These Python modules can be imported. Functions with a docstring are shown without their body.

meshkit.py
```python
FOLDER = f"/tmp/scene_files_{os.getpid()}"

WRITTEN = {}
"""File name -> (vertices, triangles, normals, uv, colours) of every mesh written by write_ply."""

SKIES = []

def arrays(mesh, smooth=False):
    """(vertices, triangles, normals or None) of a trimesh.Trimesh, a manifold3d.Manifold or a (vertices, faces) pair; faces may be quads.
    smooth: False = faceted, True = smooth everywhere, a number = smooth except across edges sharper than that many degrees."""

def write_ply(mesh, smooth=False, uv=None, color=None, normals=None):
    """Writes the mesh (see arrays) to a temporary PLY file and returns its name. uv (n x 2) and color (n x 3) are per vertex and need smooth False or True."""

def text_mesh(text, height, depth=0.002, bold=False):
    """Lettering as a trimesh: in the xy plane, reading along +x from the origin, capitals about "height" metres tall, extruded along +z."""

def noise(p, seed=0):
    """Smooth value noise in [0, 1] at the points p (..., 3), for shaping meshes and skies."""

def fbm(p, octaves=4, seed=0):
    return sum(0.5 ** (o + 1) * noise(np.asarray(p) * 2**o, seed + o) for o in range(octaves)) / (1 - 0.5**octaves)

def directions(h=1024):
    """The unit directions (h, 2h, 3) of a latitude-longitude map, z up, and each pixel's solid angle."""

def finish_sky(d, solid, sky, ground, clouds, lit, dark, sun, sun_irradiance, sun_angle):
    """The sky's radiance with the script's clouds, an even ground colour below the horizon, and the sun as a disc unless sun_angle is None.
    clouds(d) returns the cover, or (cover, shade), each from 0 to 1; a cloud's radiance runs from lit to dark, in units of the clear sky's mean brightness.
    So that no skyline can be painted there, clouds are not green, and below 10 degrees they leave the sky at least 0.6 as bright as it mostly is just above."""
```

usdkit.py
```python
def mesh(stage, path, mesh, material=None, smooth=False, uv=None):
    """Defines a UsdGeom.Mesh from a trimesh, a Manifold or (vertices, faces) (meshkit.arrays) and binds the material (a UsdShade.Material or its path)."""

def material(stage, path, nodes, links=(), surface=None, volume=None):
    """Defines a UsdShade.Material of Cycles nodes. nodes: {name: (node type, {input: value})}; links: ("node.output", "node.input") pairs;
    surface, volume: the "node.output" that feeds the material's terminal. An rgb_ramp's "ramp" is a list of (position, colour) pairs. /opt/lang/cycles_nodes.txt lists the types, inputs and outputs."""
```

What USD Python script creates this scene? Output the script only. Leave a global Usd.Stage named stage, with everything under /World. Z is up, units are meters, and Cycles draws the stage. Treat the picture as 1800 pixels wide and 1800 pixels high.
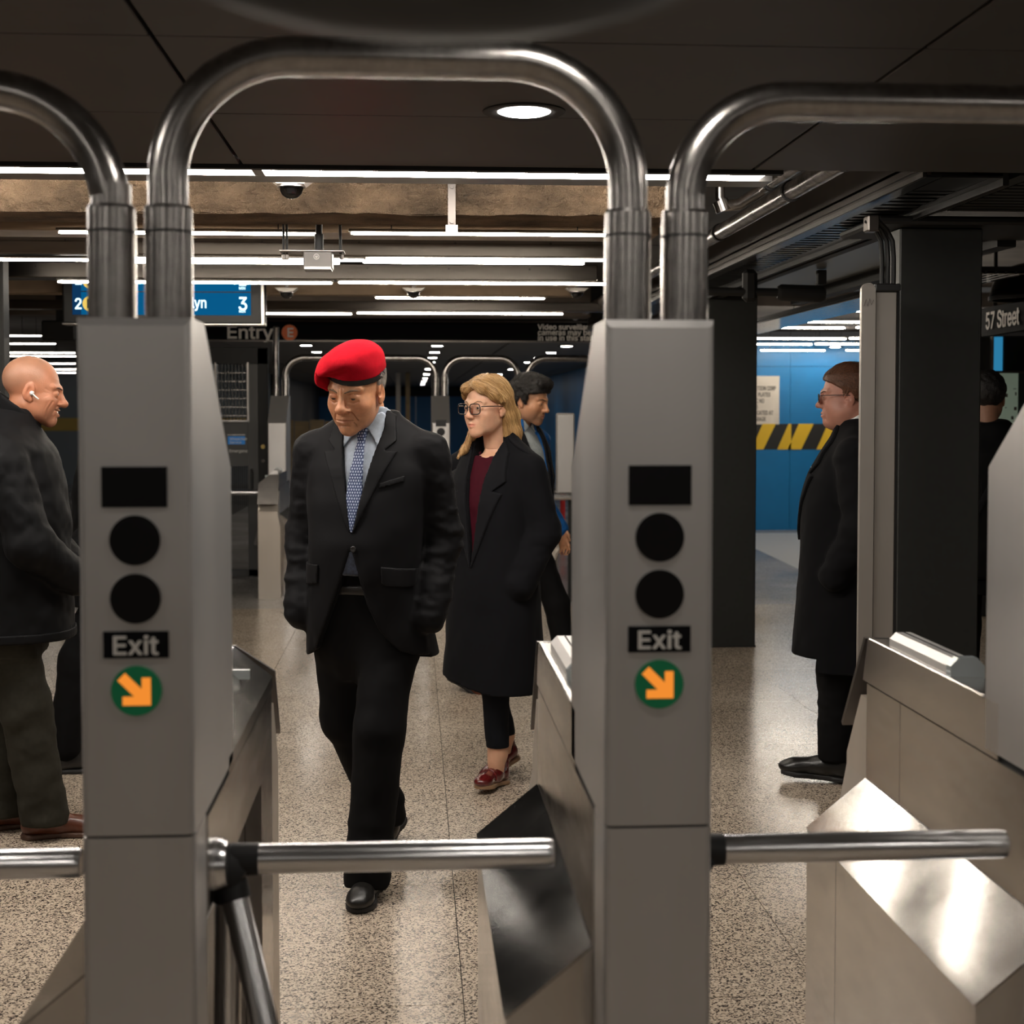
import math, random
import numpy as np, trimesh, manifold3d as m3, usdkit, meshkit
from shapely.geometry import Polygon, Point, LineString
from pxr import Usd, UsdGeom, UsdLux, UsdShade, Gf, Sdf, Vt

stage = Usd.Stage.CreateInMemory()
UsdGeom.SetStageUpAxis(stage, 'Z')
UsdGeom.SetStageMetersPerUnit(stage, 1.0)
UsdGeom.Xform.Define(stage, '/World')
UsdGeom.Scope.Define(stage, '/World/Looks')

# ------------------------------------------------------------------ camera
F_PX, CX, CY = 2550.0, 900.0, 830.0          # focal length and principal point, pixels of the 1800 px frame
YAW, PITCH, CAM_H = math.atan(174 / 2550), math.atan(108 / 2550), 1.55
Fw = np.array([math.sin(YAW) * math.cos(PITCH), math.cos(YAW) * math.cos(PITCH), -math.sin(PITCH)])
Rt = np.array([math.cos(YAW), -math.sin(YAW), 0.0])
Up = np.cross(Rt, Fw)
CAM = np.array([0, 0, CAM_H])
cam = UsdGeom.Camera.Define(stage, '/World/camera')
M = np.eye(4); M[0, :3], M[1, :3], M[2, :3], M[3, :3] = Rt, Up, -Fw, CAM
cam.AddTransformOp().Set(Gf.Matrix4d(M.tolist()))
cam.CreateHorizontalApertureAttr(24.0); cam.CreateVerticalApertureAttr(24.0)
cam.CreateFocalLengthAttr(F_PX / 1800 * 24)
cam.CreateVerticalApertureOffsetAttr(-(900 - CY) / 1800 * 24)
cam.CreateFStopAttr(3.2); cam.CreateFocusDistanceAttr(4.85)
cam.CreateClippingRangeAttr(Gf.Vec2f(0.05, 200))
cam.CreateExposureAttr(0.25)

def ray(px, py):
    return Fw + (px - CX) / F_PX * Rt - (py - CY) / F_PX * Up
def W(px, py, Y):                      # the point of the plane y = Y seen at a pixel
    d = ray(px, py); return CAM + d * (Y / d[1])
def G(px, py):                         # the floor point seen at a pixel
    d = ray(px, py); return CAM + d * (-CAM_H / d[2])
def XZ(px, py, Y):
    p = W(px, py, Y); return p[0], p[2]

# ------------------------------------------------------------------ light levels (the lamps themselves are built below)
LED, DOWN, SCREEN = 62.0, 74.0, 1.3
dome = UsdLux.DomeLight.Define(stage, '/World/ambient_sky')
dome.CreateIntensityAttr(1.0); dome.CreateColorAttr(Gf.Vec3f(0.010, 0.0095, 0.009))

# ------------------------------------------------------------------ prim helpers
used = {}
def numbered(parent, name):
    k = (parent, name); n = used.get(k, 0); used[k] = n + 1
    return f'{parent}/{name}' if n == 0 else f'{parent}/{name}_{n:03d}'
def path_of(o): return '/World' if o is None else str(o.GetPath())
def tag(o, label=None, cat=None, group=None, kind=None):
    for k, v in (('label', label), ('category', cat), ('group', group), ('kind', kind)):
        if v: o.SetCustomDataByKey(k, v)
    return o
def thing(name, label, cat, loc=(0, 0, 0), rotz=0, group=None, kind=None):
    x = UsdGeom.Xform.Define(stage, numbered('/World', name))
    x.AddTranslateOp().Set(Gf.Vec3d(*map(float, loc))); x.AddRotateZOp().Set(float(rotz))
    return tag(x.GetPrim(), label, cat, group, kind)
def sub(name, parent, label=None):
    x = UsdGeom.Xform.Define(stage, numbered(path_of(parent), name)); return tag(x.GetPrim(), label)
def obj(name, mesh, mat, parent=None, smooth=False, label=None, tint=None):
    m = usdkit.mesh(stage, numbered(path_of(parent), name), mesh, mat, smooth)
    if tint is not None:
        UsdGeom.PrimvarsAPI(m).CreatePrimvar('tint', Sdf.ValueTypeNames.Color3fArray, 'vertex').Set(Vt.Vec3fArray.FromNumpy(np.asarray(tint, np.float32)))
    return tag(m.GetPrim(), label)
def dup(root, loc, rotz=0, label=None, group=None):
    was = root.GetCustomData(); base = root.GetName()
    if base[-4:-3] == '_' and base[-3:].isdigit(): base = base[:-4]
    r = thing(base, label or was['label'], was['category'], loc, rotz, group or was.get('group'))
    r.GetReferences().AddInternalReference(root.GetPath()); r.SetInstanceable(True)
    return r

# ------------------------------------------------------------------ mesh helpers
def cat(*ms): return trimesh.util.concatenate([m for m in ms if m is not None])
def man(mesh): return m3.Manifold(m3.Mesh(np.asarray(mesh.vertices, np.float32), np.asarray(mesh.faces, np.uint32)))
def tri(mf):
    m = mf.to_mesh(); return trimesh.Trimesh(m.vert_properties[:, :3], m.tri_verts, process=False)
def bx(x0, x1, y0, y1, z0, z1, b=0.0):
    lo, hi = np.minimum([x0, y0, z0], [x1, y1, z1]).astype(float), np.maximum([x0, y0, z0], [x1, y1, z1]).astype(float)
    if b <= 0:
        m = trimesh.creation.box(hi - lo); m.apply_translation((lo + hi) / 2); return m
    b = min(b, 0.45 * (hi - lo).min()); pts = []
    for ax in range(3):
        l, h = lo + b, hi - b; l[ax], h[ax] = lo[ax], hi[ax]
        pts += [[(l, h)[i][0], (l, h)[j][1], (l, h)[k][2]] for i in (0, 1) for j in (0, 1) for k in (0, 1)]
    return trimesh.convex.convex_hull(np.array(pts))
def prism(poly, a, b, axis):
    """A polygon extruded between a and b along an axis. axis 'x': polygon in (y, z); 'y': in (x, z); 'z': in (x, y)."""
    p = poly if isinstance(poly, Polygon) else Polygon(poly)
    m = trimesh.creation.extrude_polygon(p, abs(b - a), engine='earcut')
    v = m.vertices.copy(); t = v[:, 2] + min(a, b)
    o = {'x': (t, v[:, 0], v[:, 1]), 'y': (v[:, 0], t, v[:, 1]), 'z': (v[:, 0], v[:, 1], t)}[axis]
    f = m.faces if axis != 'y' else m.faces[:, ::-1]
    return trimesh.Trimesh(np.stack(o, 1), f, process=False)
def tube(points, r, n=14, caps=True):
    p = np.asarray(points, float); r = np.broadcast_to(r, (len(p),)).astype(float)
    t = np.gradient(p, axis=0); t /= np.linalg.norm(t, axis=1, keepdims=True)
    a = np.cross(t[0], [0, 0, 1.0] if abs(t[0][2]) < .9 else [1.0, 0, 0]); a /= np.linalg.norm(a)
    ang = np.arange(n) * 2 * np.pi / n; V = []
    for i in range(len(p)):
        a = a - t[i] * a.dot(t[i]); a /= np.linalg.norm(a); b = np.cross(t[i], a)
        V.append(p[i] + r[i] * (np.cos(ang)[:, None] * a + np.sin(ang)[:, None] * b))
    V = np.concatenate(V); f = []
    for i in range(len(p) - 1):
        for j in range(n):
            k = (j + 1) % n; f += [[i*n+j, i*n+k, (i+1)*n+k], [i*n+j, (i+1)*n+k, (i+1)*n+j]]
    if caps:
        V = np.vstack([V, p[0], p[-1]]); c0, c1, e = len(V) - 2, len(V) - 1, (len(p) - 1) * n
        for j in range(n):
            k = (j + 1) % n; f += [[c0, k, j], [c1, e + j, e + k]]
    return trimesh.Trimesh(V, np.array(f), process=False)
def lathe(profile, n=32, at=(0, 0, 0), axis=(0, 0, 1)):
    m = trimesh.creation.revolve(np.array(profile, float), sections=n)
    m.apply_transform(trimesh.geometry.align_vectors([0, 0, 1], np.array(axis, float))); m.apply_translation(at); return m
def cyl(a, b, r, n=20): return tube([a, b], r, n)
def disc(c, r, y, t=.004, n=36):       # a round plate facing -y
    m = prism(Point(c[0], c[1]).buffer(r, n // 4), y - t, y, 'y'); return m
def text(s, height, at, right=(1, 0, 0), up=(0, 0, 1), depth=.002, bold=True, center=False, squeeze=1.0):
    m = meshkit.text_mesh(s, height, depth, bold); v = m.vertices.copy()
    if center: v[:, :2] -= (v[:, :2].max(0) + v[:, :2].min(0)) / 2
    r, u = np.array(right, float), np.array(up, float); nrm = np.cross(r, u)
    m.vertices = np.array(at, float) + v[:, :1] * squeeze * r + v[:, 1:2] * u + v[:, 2:3] * nrm
    return m

# ------------------------------------------------------------------ materials
def mat(name, color, rough=.5, metal=0.0, var=0.0, vscale=8.0, bump=0.0, bscale=60.0, stretch=(1, 1, 1), spec=None, rvar=0.0, **kw):
    nodes = {'p': ('principled_bsdf', dict(base_color=color, roughness=rough, metallic=metal, **kw))}
    if spec is not None: nodes['p'][1]['specular_ior_level'] = spec
    links = []
    if var or bump or rvar:
        nodes['t'] = ('texture_coordinate', {}); nodes['m'] = ('mapping', {'scale': stretch}); links.append(('t.object', 'm.vector'))
    if var or rvar:
        nodes['n'] = ('noise_texture', {'scale': vscale, 'detail': 4.0, 'roughness': .6}); links.append(('m.vector', 'n.vector'))
    if var:
        c = np.array(color); nodes['r'] = ('rgb_ramp', {'ramp': [(.3, tuple(c * (1 - var))), (.7, tuple(np.minimum(c * (1 + var), 1)))]})
        links += [('n.fac', 'r.fac'), ('r.color', 'p.base_color')]
    if rvar:
        nodes['rr'] = ('map_range', {'from_min': .3, 'from_max': .7, 'to_min': max(rough - rvar, .02), 'to_max': rough + rvar}); links += [('n.fac', 'rr.value'), ('rr.result', 'p.roughness')]
    if bump:
        nodes['bn'] = ('noise_texture', {'scale': bscale, 'detail': 5.0, 'roughness': .65}); nodes['b'] = ('bump', {'strength': 1.0, 'distance': bump})
        links += [('m.vector', 'bn.vector'), ('bn.fac', 'b.height'), ('b.normal', 'p.normal')]
    return usdkit.material(stage, f'/World/Looks/{name}', nodes, links, surface='p.BSDF')
def glow(name, color, strength):
    return usdkit.material(stage, f'/World/Looks/{name}', {'e': ('emission', {'color': color, 'strength': strength})}, surface='e.emission')

steel = mat('brushed_steel', (.60, .585, .575), .44, .72, var=.06, vscale=5, rvar=.05, bump=.00006, bscale=160, stretch=(1, 1, .03))
steel_side = mat('polished_steel', (.62, .595, .57), .19, 1.0, var=.05, vscale=4, rvar=.05, bump=.00004, bscale=120, stretch=(.03, .3, 1))
steel_tube = mat('tube_steel', (.42, .40, .385), .25, 1.0, var=.05, vscale=9, rvar=.04)
steel_arm = mat('arm_steel', (.82, .82, .83), .22, 1.0)
hood_steel = mat('hood_steel', (.38, .372, .365), .12, 1.0, rvar=.03, vscale=5)
steel_end = mat('end_panel_steel', (.62, .56, .49), .36, .55, var=.05, vscale=5, stretch=(1, 1, .05))
steel_dark = mat('dark_steel', (.16, .15, .145), .35, 1.0, rvar=.06, vscale=4)
black_plastic = mat('black_plastic', (.012, .012, .013), .45)
black_rubber = mat('black_rubber', (.01, .01, .011), .55)
lens_black = mat('display_black', (.004, .004, .005), .22)
white_print = mat('white_print', (.62, .60, .57), .6)
white_sign = mat('white_lettering', (.95, .90, .84), .5)
sign_black = mat('sign_black', (.008, .008, .009), .6, spec=.02)
green_lens = mat('green_lens', (.006, .085, .035), .35, emission_color=(.0, .10, .035), emission_strength=.25)
amber = glow('amber_arrow', (1.0, .30, .035), .75)
gap_black = mat('joint_black', (.006, .006, .006), .8)
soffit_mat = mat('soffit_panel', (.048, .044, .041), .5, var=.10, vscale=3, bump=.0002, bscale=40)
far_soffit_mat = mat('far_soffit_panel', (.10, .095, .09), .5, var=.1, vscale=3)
concrete = mat('rough_concrete', (.20, .135, .082), .9, var=.75, vscale=3.2, bump=.05, bscale=26)
concrete_smooth = mat('smooth_concrete', (.22, .155, .10), .85, var=.30, vscale=1.6, bump=.003, bscale=9)
slab_mat = mat('slab', (.10, .08, .065), .9, var=.3, vscale=2)
raceway_mat = mat('raceway_metal', (.17, .155, .14), .28, 1.0, rvar=.08, vscale=2, stretch=(.15, 1, 1))
dark_metal = mat('dark_duct', (.13, .115, .105), .33, .8, var=.2, vscale=1.5)
slot_metal = mat('slotted_panel', (.30, .30, .30), .22, 1.0)
pipe_mat = mat('conduit', (.42, .40, .38), .28, 1.0, rvar=.05)
column_mat = mat('column_paint', (.021, .0225, .021), .55, var=.12, vscale=30, bump=.0004, bscale=140)
column_dark = mat('column_dark', (.012, .012, .012), .6)
trim_mat = mat('trim_aluminium', (.50, .48, .46), .35, 1.0)
blue_paint = mat('blue_plywood', (.004, .18, .45), .40, var=.12, vscale=1.2, bump=.0006, bscale=30)
blue_dark = mat('blue_far', (.006, .16, .42), .45, var=.15, vscale=.7)
yellow_paint = mat('yellow_stripe', (.75, .48, .02), .5)
black_paint = mat('black_stripe', (.010, .010, .010), .5)
paper = mat('paper_notice', (.72, .66, .58), .7)
ink = mat('ink', (.10, .09, .085), .7)
wood = mat('plywood', (.45, .33, .18), .7, var=.25, vscale=3, stretch=(.3, 1, 1))
wall_mat = mat('station_wall', (.16, .145, .13), .5, var=.1, vscale=2)
screen_blue = glow('screen_blue', (.002, .085, .21), 1.0)
screen_head = glow('screen_navy', (.004, .030, .085), 1.0)
screen_text = glow('screen_text', (.62, .90, 1.0), 1.6)
screen_yellow = glow('screen_yellow', (.85, .58, .12), .9)
red_paint = mat('red_paint', (.45, .012, .012), .4)
orange_paint = mat('orange_bullet', (.90, .17, .02), .4)
led_white = glow('led_tube', (1.0, .90, .76), LED)
led_far = glow('led_far_tube', (1.0, .92, .82), 16.0)
led_edge = glow('led_edge_panel', (1.0, .93, .85), LED * .55)
down_white = glow('downlight_lens', (1.0, .93, .84), DOWN)
clear_dome = usdkit.material(stage, '/World/Looks/smoked_dome', {'t': ('transparent_bsdf', {'color': (.35, .35, .36)}), 'g': ('glossy_bsdf', {'color': (.9, .9, .9), 'roughness': .03}), 'f': ('fresnel', {'IOR': 1.5}), 'x': ('mix_closure', {})},
    [('f.fac', 'x.fac'), ('t.BSDF', 'x.closure1'), ('g.BSDF', 'x.closure2')], surface='x.closure')
pane = usdkit.material(stage, '/World/Looks/window_pane', {'t': ('transparent_bsdf', {'color': (.75, .80, .82)}), 'g': ('glossy_bsdf', {'color': (.9, .9, .9), 'roughness': .03}), 'f': ('fresnel', {'IOR': 1.5}), 'x': ('mix_closure', {})},
    [('f.fac', 'x.fac'), ('t.BSDF', 'x.closure1'), ('g.BSDF', 'x.closure2')], surface='x.closure')
lens_pane = usdkit.material(stage, '/World/Looks/spectacle_lens', {'t': ('transparent_bsdf', {'color': (.92, .92, .93)}), 'g': ('glossy_bsdf', {'color': (.9, .9, .9), 'roughness': .02}), 'f': ('fresnel', {'IOR': 1.5}), 'x': ('mix_closure', {})},
    [('f.fac', 'x.fac'), ('t.BSDF', 'x.closure1'), ('g.BSDF', 'x.closure2')], surface='x.closure')
ivory_metal = mat('pylon_metal', (.40, .37, .335), .42, .6, rvar=.05, vscale=3)

def terrazzo(name, base, dark, light, frac):
    return usdkit.material(stage, f'/World/Looks/{name}', {
        'g': ('geometry', {}),
        'w': ('noise_texture', {'scale': 70.0, 'detail': 1.0}), 'ws': ('vector_math', {'math_type': 'scale', 'scale': .007}), 'wa': ('vector_math', {'math_type': 'add'}),
        'v': ('voronoi_texture', {'scale': 215.0, 'randomness': 1.0}), 'sv': ('separate_color', {}),
        'r': ('rgb_ramp', {'interpolate': False, 'ramp': [(0, dark), (frac * .6, tuple(.5 * np.array(dark) + .5 * np.array(base))), (frac, base), (.80, light)]}),
        'n': ('noise_texture', {'scale': .9, 'detail': 4.0}), 'nr': ('rgb_ramp', {'ramp': [(.3, (.80, .79, .78)), (.7, (1.0, 1.0, 1.0))]}),
        'x': ('mix', {'mix_type': 'multiply', 'fac': 1.0}),
        'rr': ('map_range', {'from_min': .3, 'from_max': .7, 'to_min': .16, 'to_max': .26}),
        'p': ('principled_bsdf', {'roughness': .2, 'ior': 1.5})},
        [('g.position', 'w.vector'), ('w.color', 'ws.vector1'), ('g.position', 'wa.vector1'), ('ws.vector', 'wa.vector2'), ('wa.vector', 'v.vector'), ('v.color', 'sv.color'), ('sv.r', 'r.fac'),
         ('g.position', 'n.vector'), ('n.fac', 'nr.fac'), ('r.color', 'x.color1'), ('nr.color', 'x.color2'), ('x.color', 'p.base_color'), ('n.fac', 'rr.value'), ('rr.result', 'p.roughness')], surface='p.BSDF')
terra_tan = terrazzo('terrazzo_tan', (.58, .475, .37), (.065, .05, .043), (.68, .575, .46), .40)
terra_grey = terrazzo('terrazzo_grey', (.45, .42, .40), (.10, .095, .09), (.44, .41, .39), .40)
# ------------------------------------------------------------------ the setting: floor, ceilings, walls
H_C = 2.30
JX, JY = .128, 5.65                    # one joint of the floor slabs each way, 0.96 m apart
floor = thing('floor', 'speckled tan terrazzo floor that turns grey past the far turnstiles', 'floor', kind='structure')
obj('joint_bed', bx(-8, 9, -7, 46, -.12, -.006), gap_black, floor)
xs = [JX + .96 * k for k in range(-4, 6)]; ys = [JY + .96 * k for k in range(-4, 7)]
for j in range(len(ys) - 1):
    for i in range(len(xs) - 1):
        x0, x1, y0, y1 = xs[i], xs[i + 1], ys[j], ys[j + 1]
        obj('terrazzo_slab', bx(x0 + .0013, x1 - .0013, y0 + .0013, y1 - .0013, -.05, 0), terra_tan, floor)
for r in ((-8, xs[0], -7, ys[-1]), (xs[-1], 9, -7, ys[-1]), (xs[0], xs[-1], -7, ys[0])):
    obj('terrazzo_field', bx(*r, -.05, 0), terra_tan, floor)
obj('terrazzo_field', bx(-8, 9, ys[-1] + .002, 46, -.05, 0), terra_grey, floor, label='grey terrazzo beyond the far turnstile row')
lp = [G(*p)[:2] for p in ((1322, 962), (1420, 1008), (1560, 1004), (1560, 937), (1322, 937))]
terra_light = mat('terrazzo_pale', (.55, .54, .52), .3, var=.1, vscale=40)
obj('terrazzo_field', prism(lp, -.002, .0015, 'z'), terra_light, floor, label='pale grey wedge of terrazzo in front of the blue hoarding')

def ceiling_field(name, x0, x1, y0, y1, jx, jy, px, py, m, z=H_C, t=.03, gap=.010, label=None):
    c = thing(name, label, 'ceiling', kind='structure')
    obj('backing', bx(x0, x1, y0, y1, z + t, z + .5), gap_black, c)
    gx = sorted({x0, x1} | {jx + px * k for k in range(-40, 40) if x0 < jx + px * k < x1})
    gy = sorted({y0, y1} | {jy + py * k for k in range(-80, 80) if y0 < jy + py * k < y1})
    for j in range(len(gy) - 1):
        for i in range(len(gx) - 1):
            obj('ceiling_panel', bx(gx[i] + gap / 2, gx[i + 1] - gap / 2, gy[j] + gap / 4, gy[j + 1] - gap / 4, z, z + t - .002, .002), m, c)
    return c
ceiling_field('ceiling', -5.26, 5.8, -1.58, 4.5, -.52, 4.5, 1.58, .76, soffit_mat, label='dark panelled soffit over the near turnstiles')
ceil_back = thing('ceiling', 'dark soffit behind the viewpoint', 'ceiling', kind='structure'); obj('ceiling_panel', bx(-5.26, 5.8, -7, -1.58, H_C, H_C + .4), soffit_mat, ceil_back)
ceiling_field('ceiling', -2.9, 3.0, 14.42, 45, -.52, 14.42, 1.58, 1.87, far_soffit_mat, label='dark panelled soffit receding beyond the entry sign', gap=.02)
up = thing('ceiling', 'dark raised ceiling slab between the two soffits', 'ceiling', kind='structure')
obj('slab', bx(-8, 9, 4.5, 14.42, 2.80, 2.95), slab_mat, up)
obj('slab', bx(-8, -2.9, 14.42, 31, 2.60, 2.75), slab_mat, up); obj('slab', bx(3.0, 9, 14.42, 19, 2.60, 2.75), slab_mat, up)
obj('upstand', bx(-5.26, 5.8, 4.44, 4.50, H_C + .03, 2.82), soffit_mat, up)
for nm, lab, b in (('wall_back', 'dim wall behind the viewpoint', (-8, 9, -7.1, -7, 0, 2.9)), ('wall_left', 'dim station wall on the left', (-8.1, -8, -7, 46, 0, 2.9)), ('wall_right', 'dim station wall on the right', (9, 9.1, -7, 46, 0, 2.9))):
    w = thing(nm, lab, 'wall', kind='structure'); obj('wall_panel', bx(*b), wall_mat, w)
# far walls
wf = thing('wall_far', 'dark blue wall closing the far end of the corridor', 'wall', kind='structure')
for k in range(6): obj('panel', bx(-2.9 + k, -1.92 + k, 45, 45.1, 0, 1.99), blue_dark, wf)
obj('header', bx(-2.9, 3.0, 44.9, 45.1, 1.99, 2.4), column_dark, wf)
obj('side_wall', bx(2.98, 3.1, 18.7, 45, 0, 2.5), blue_dark, wf); obj('side_wall', bx(-3.0, -2.88, 31, 45, 0, 2.5), wall_mat, wf)
wl = thing('wall_far_left', 'grey blue wall with a yellow band far behind the bald man', 'wall', kind='structure')
obj('panel', bx(-8, -2.9, 31, 31.1, 0, 2.6), mat('grey_blue_wall', (.30, .35, .40), .4), wl)
obj('band', bx(-8, -2.9, 30.97, 31.0, 1.13, 1.40), mat('yellow_band', (.75, .52, .13), .5), wl)

# blue plywood hoarding on the right
YH = 18.55
hoard = thing('hoarding', 'bright blue plywood hoarding with a black and yellow stripe at the right', 'hoarding', (0, 0, 0))
xj = W(1389, 700, YH)[0]
zb, zt = W(1389, 790, YH)[2], W(1389, 745, YH)[2]
for k in range(-1, 3):
    x0, x1 = xj + 1.22 * k, xj + 1.22 * (k + 1)
    obj('plywood_sheet', bx(x0 + .002, x1 - .002, YH, YH + .02, .0, 2.12), blue_paint, hoard)
    obj('plywood_sheet', bx(x0 + .002, x1 - .002, YH, YH + .02, 2.125, 2.45), blue_paint, hoard)
obj('backing', bx(xj - 1.22, xj + 3.66, YH + .02, YH + .05, 0, 2.45), gap_black, hoard)
sb = obj('stripe_band', bx(xj - 1.22, xj + 3.66, YH - .004, YH, zb, zt), black_paint, hoard)
pitch = (W(1440, 745, YH) - W(1388, 745, YH))[0] * 0 + W(1430, 745, YH)[0] - W(1384, 745, YH)[0]
for k, (t0, t1) in enumerate(((1290, 1318), (1340.5, 1363.5), (1386, 1390.5), (1404, 1430), (1455, 1481), (1506, 1532))):
    xa, xb = W(t0, 745, YH)[0], W(t1, 745, YH)[0]
    b0, b1 = W(t0 - 20, 790, YH)[0], W(t1 - 22 + (22 if k == 2 else 0), 790, YH)[0]
    obj('yellow_stripe', prism([(b0, zb), (b1, zb), (xb, zt), (xa, zt)], YH - .008, YH - .004, 'y'), yellow_paint, hoard)
n = thing('notice', 'white paper construction notice stuck on the blue hoarding above the stripe', 'notice')
x0, z0 = XZ(1300, 746, YH - .001); x1, z1 = XZ(1370, 661, YH - .001)
obj('sheet', bx(x0, x1, YH - .006, YH - .001, z0, z1), paper, n)
for s, px, py, hh in (('CONSTRUCTION CORP', 1364, 686, 7), ('PLATES', 1354, 697, 7), ('INC NO', 1343, 708, 7), ('5', 1332, 719, 7), ('IS LOCATED AT', 1359, 729, 7), ('GARAGE', 1346, 740, 7)):
    a = W(px, py, YH - .008); sz = hh / 2550 * YH; tm = text(s, sz, (0, 0, 0), squeeze=.62); tm.apply_translation(a - [tm.bounds[1][0], 0, 0])
    obj('notice_text', tm, ink, n)

# ------------------------------------------------------------------ lamps
def downlight(x, y, z=H_C, label='', group=None, root=None):
    if root is not None: return dup(root, (x, y, z), 0, label, group)
    t = thing('downlight', label, 'ceiling light', (x, y, z), 0, group)
    obj('trim_ring', lathe([(.068, -.003), (.098, -.006), (.104, -.003), (.104, .0), (.068, .012)], 40), column_dark, t, smooth=40)
    obj('lens', lathe([(0, -.007), (.056, -.006), (.066, -.002), (.066, .004), (0, .004)], 40), down_white, t, smooth=40)
    return t
d0 = downlight(.28, 3.66, label='round white downlight glowing in the soffit under the tallest hoop')
k = 0
for y in (1.79, -.08, -1.95, -4.2):
    for x in (-2.72, -1.22, .28, 1.78, 3.28):
        downlight(x, y, label='round downlight of the near soffit above and behind the viewpoint', group='downlights above the viewpoint', root=d0)
for x in (-2.72, -1.22, 1.78, 3.28):
    downlight(x, 3.66, label='round downlight of the near soffit beyond the edges of the picture', group='near downlights beside the picture', root=d0)
y = 16.8
for r in range(9):
    for i, x in enumerate((-1.22, .28, 1.78)):
        downlight(x, y, H_C, ('left', 'middle', 'right')[i] + ' line of small far soffit downlights, ' + ('first', 'second', 'third', 'fourth', 'fifth', 'sixth', 'seventh', 'eighth', 'ninth', 'tenth', 'eleventh', 'twelfth')[r] + ' from the front', ('left', 'middle', 'right')[i] + ' line of far downlights', d0)
    y += 1.87 if r < 3 else 3.74

def strip(x0, x1, y, z, label, group=None, w=.026, h=.013, m=None):
    t = thing('linear_light', label, 'ceiling light', ((x0 + x1) / 2, y, z), 0, group); L = abs(x1 - x0) / 2
    obj('housing', bx(-L - .01, L + .01, -w / 2, w / 2 + .03, h / 2, h / 2 + .012, .003), raceway_mat, t)
    top = (2.80 if y < 14.42 else 2.60) - z
    for q in (() if y in (7.19, 8.5, 11.2) else (-.7, .7)): obj('hanger_wire', cyl((L * q, .012, h / 2), (L * q, .012, top), .003, 6), column_dark, t)
    obj('tube_lens', tube([(-L, 0, 0), (-L + .012, 0, 0), (L - .012, 0, 0), (L, 0, 0)], [h * .3, h * .5, h * .5, h * .3], 10), m or led_white, t, smooth=50)
    return t
def pxstrip(p0, p1, py, Y, label, group=None, **kw):
    a, b = W(p0, py, Y), W(p1, py, Y); return strip(a[0], b[0], Y, (a[2] + b[2]) / 2, label, group, **kw)
# the flat strip set in the soffit edge
el = thing('edge_light', 'long flat white light strip along the edge of the near soffit', 'ceiling light', (0, 4.595, H_C - .002))
for a, b in ((-3.70, -2.125), (-2.095, -.495), (-.462, 1.112)):
    obj('lens_panel', bx(a, b, -.052, .055, -.006, .01), led_edge, el)
    obj('cove_lens', bx(a, b, .185, .19, .02, .07), led_edge, el)
obj('edge_trim', bx(-3.75, 1.16, -.085, -.054, -.008, .02), column_dark, el); obj('edge_trim', bx(-3.75, 1.16, .058, .183, -.008, .09), trim_mat, el)
for a in (-2.11, -.478): obj('mullion', bx(a - .016, a + .016, -.052, .055, -.008, .012), trim_mat, el)
R2 = ('first', 'second', 'third', 'fourth', 'fifth')
pxstrip(103, 556, 410, 6.15, 'white LED strip just below the rough concrete beam, left of the pole')
pxstrip(617, 1085, 412, 6.15, 'white LED strip just below the rough concrete beam, right of the pole')
for a, b, s in ((-240, 205, 'at the left edge'), (212, 640, 'behind the hanging grey box'), (647, 1075, 'right of the hanging grey box')):
    pxstrip(a, b, 456, 7.19, 'bright LED strip level with the grey box on rods, ' + s)
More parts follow.
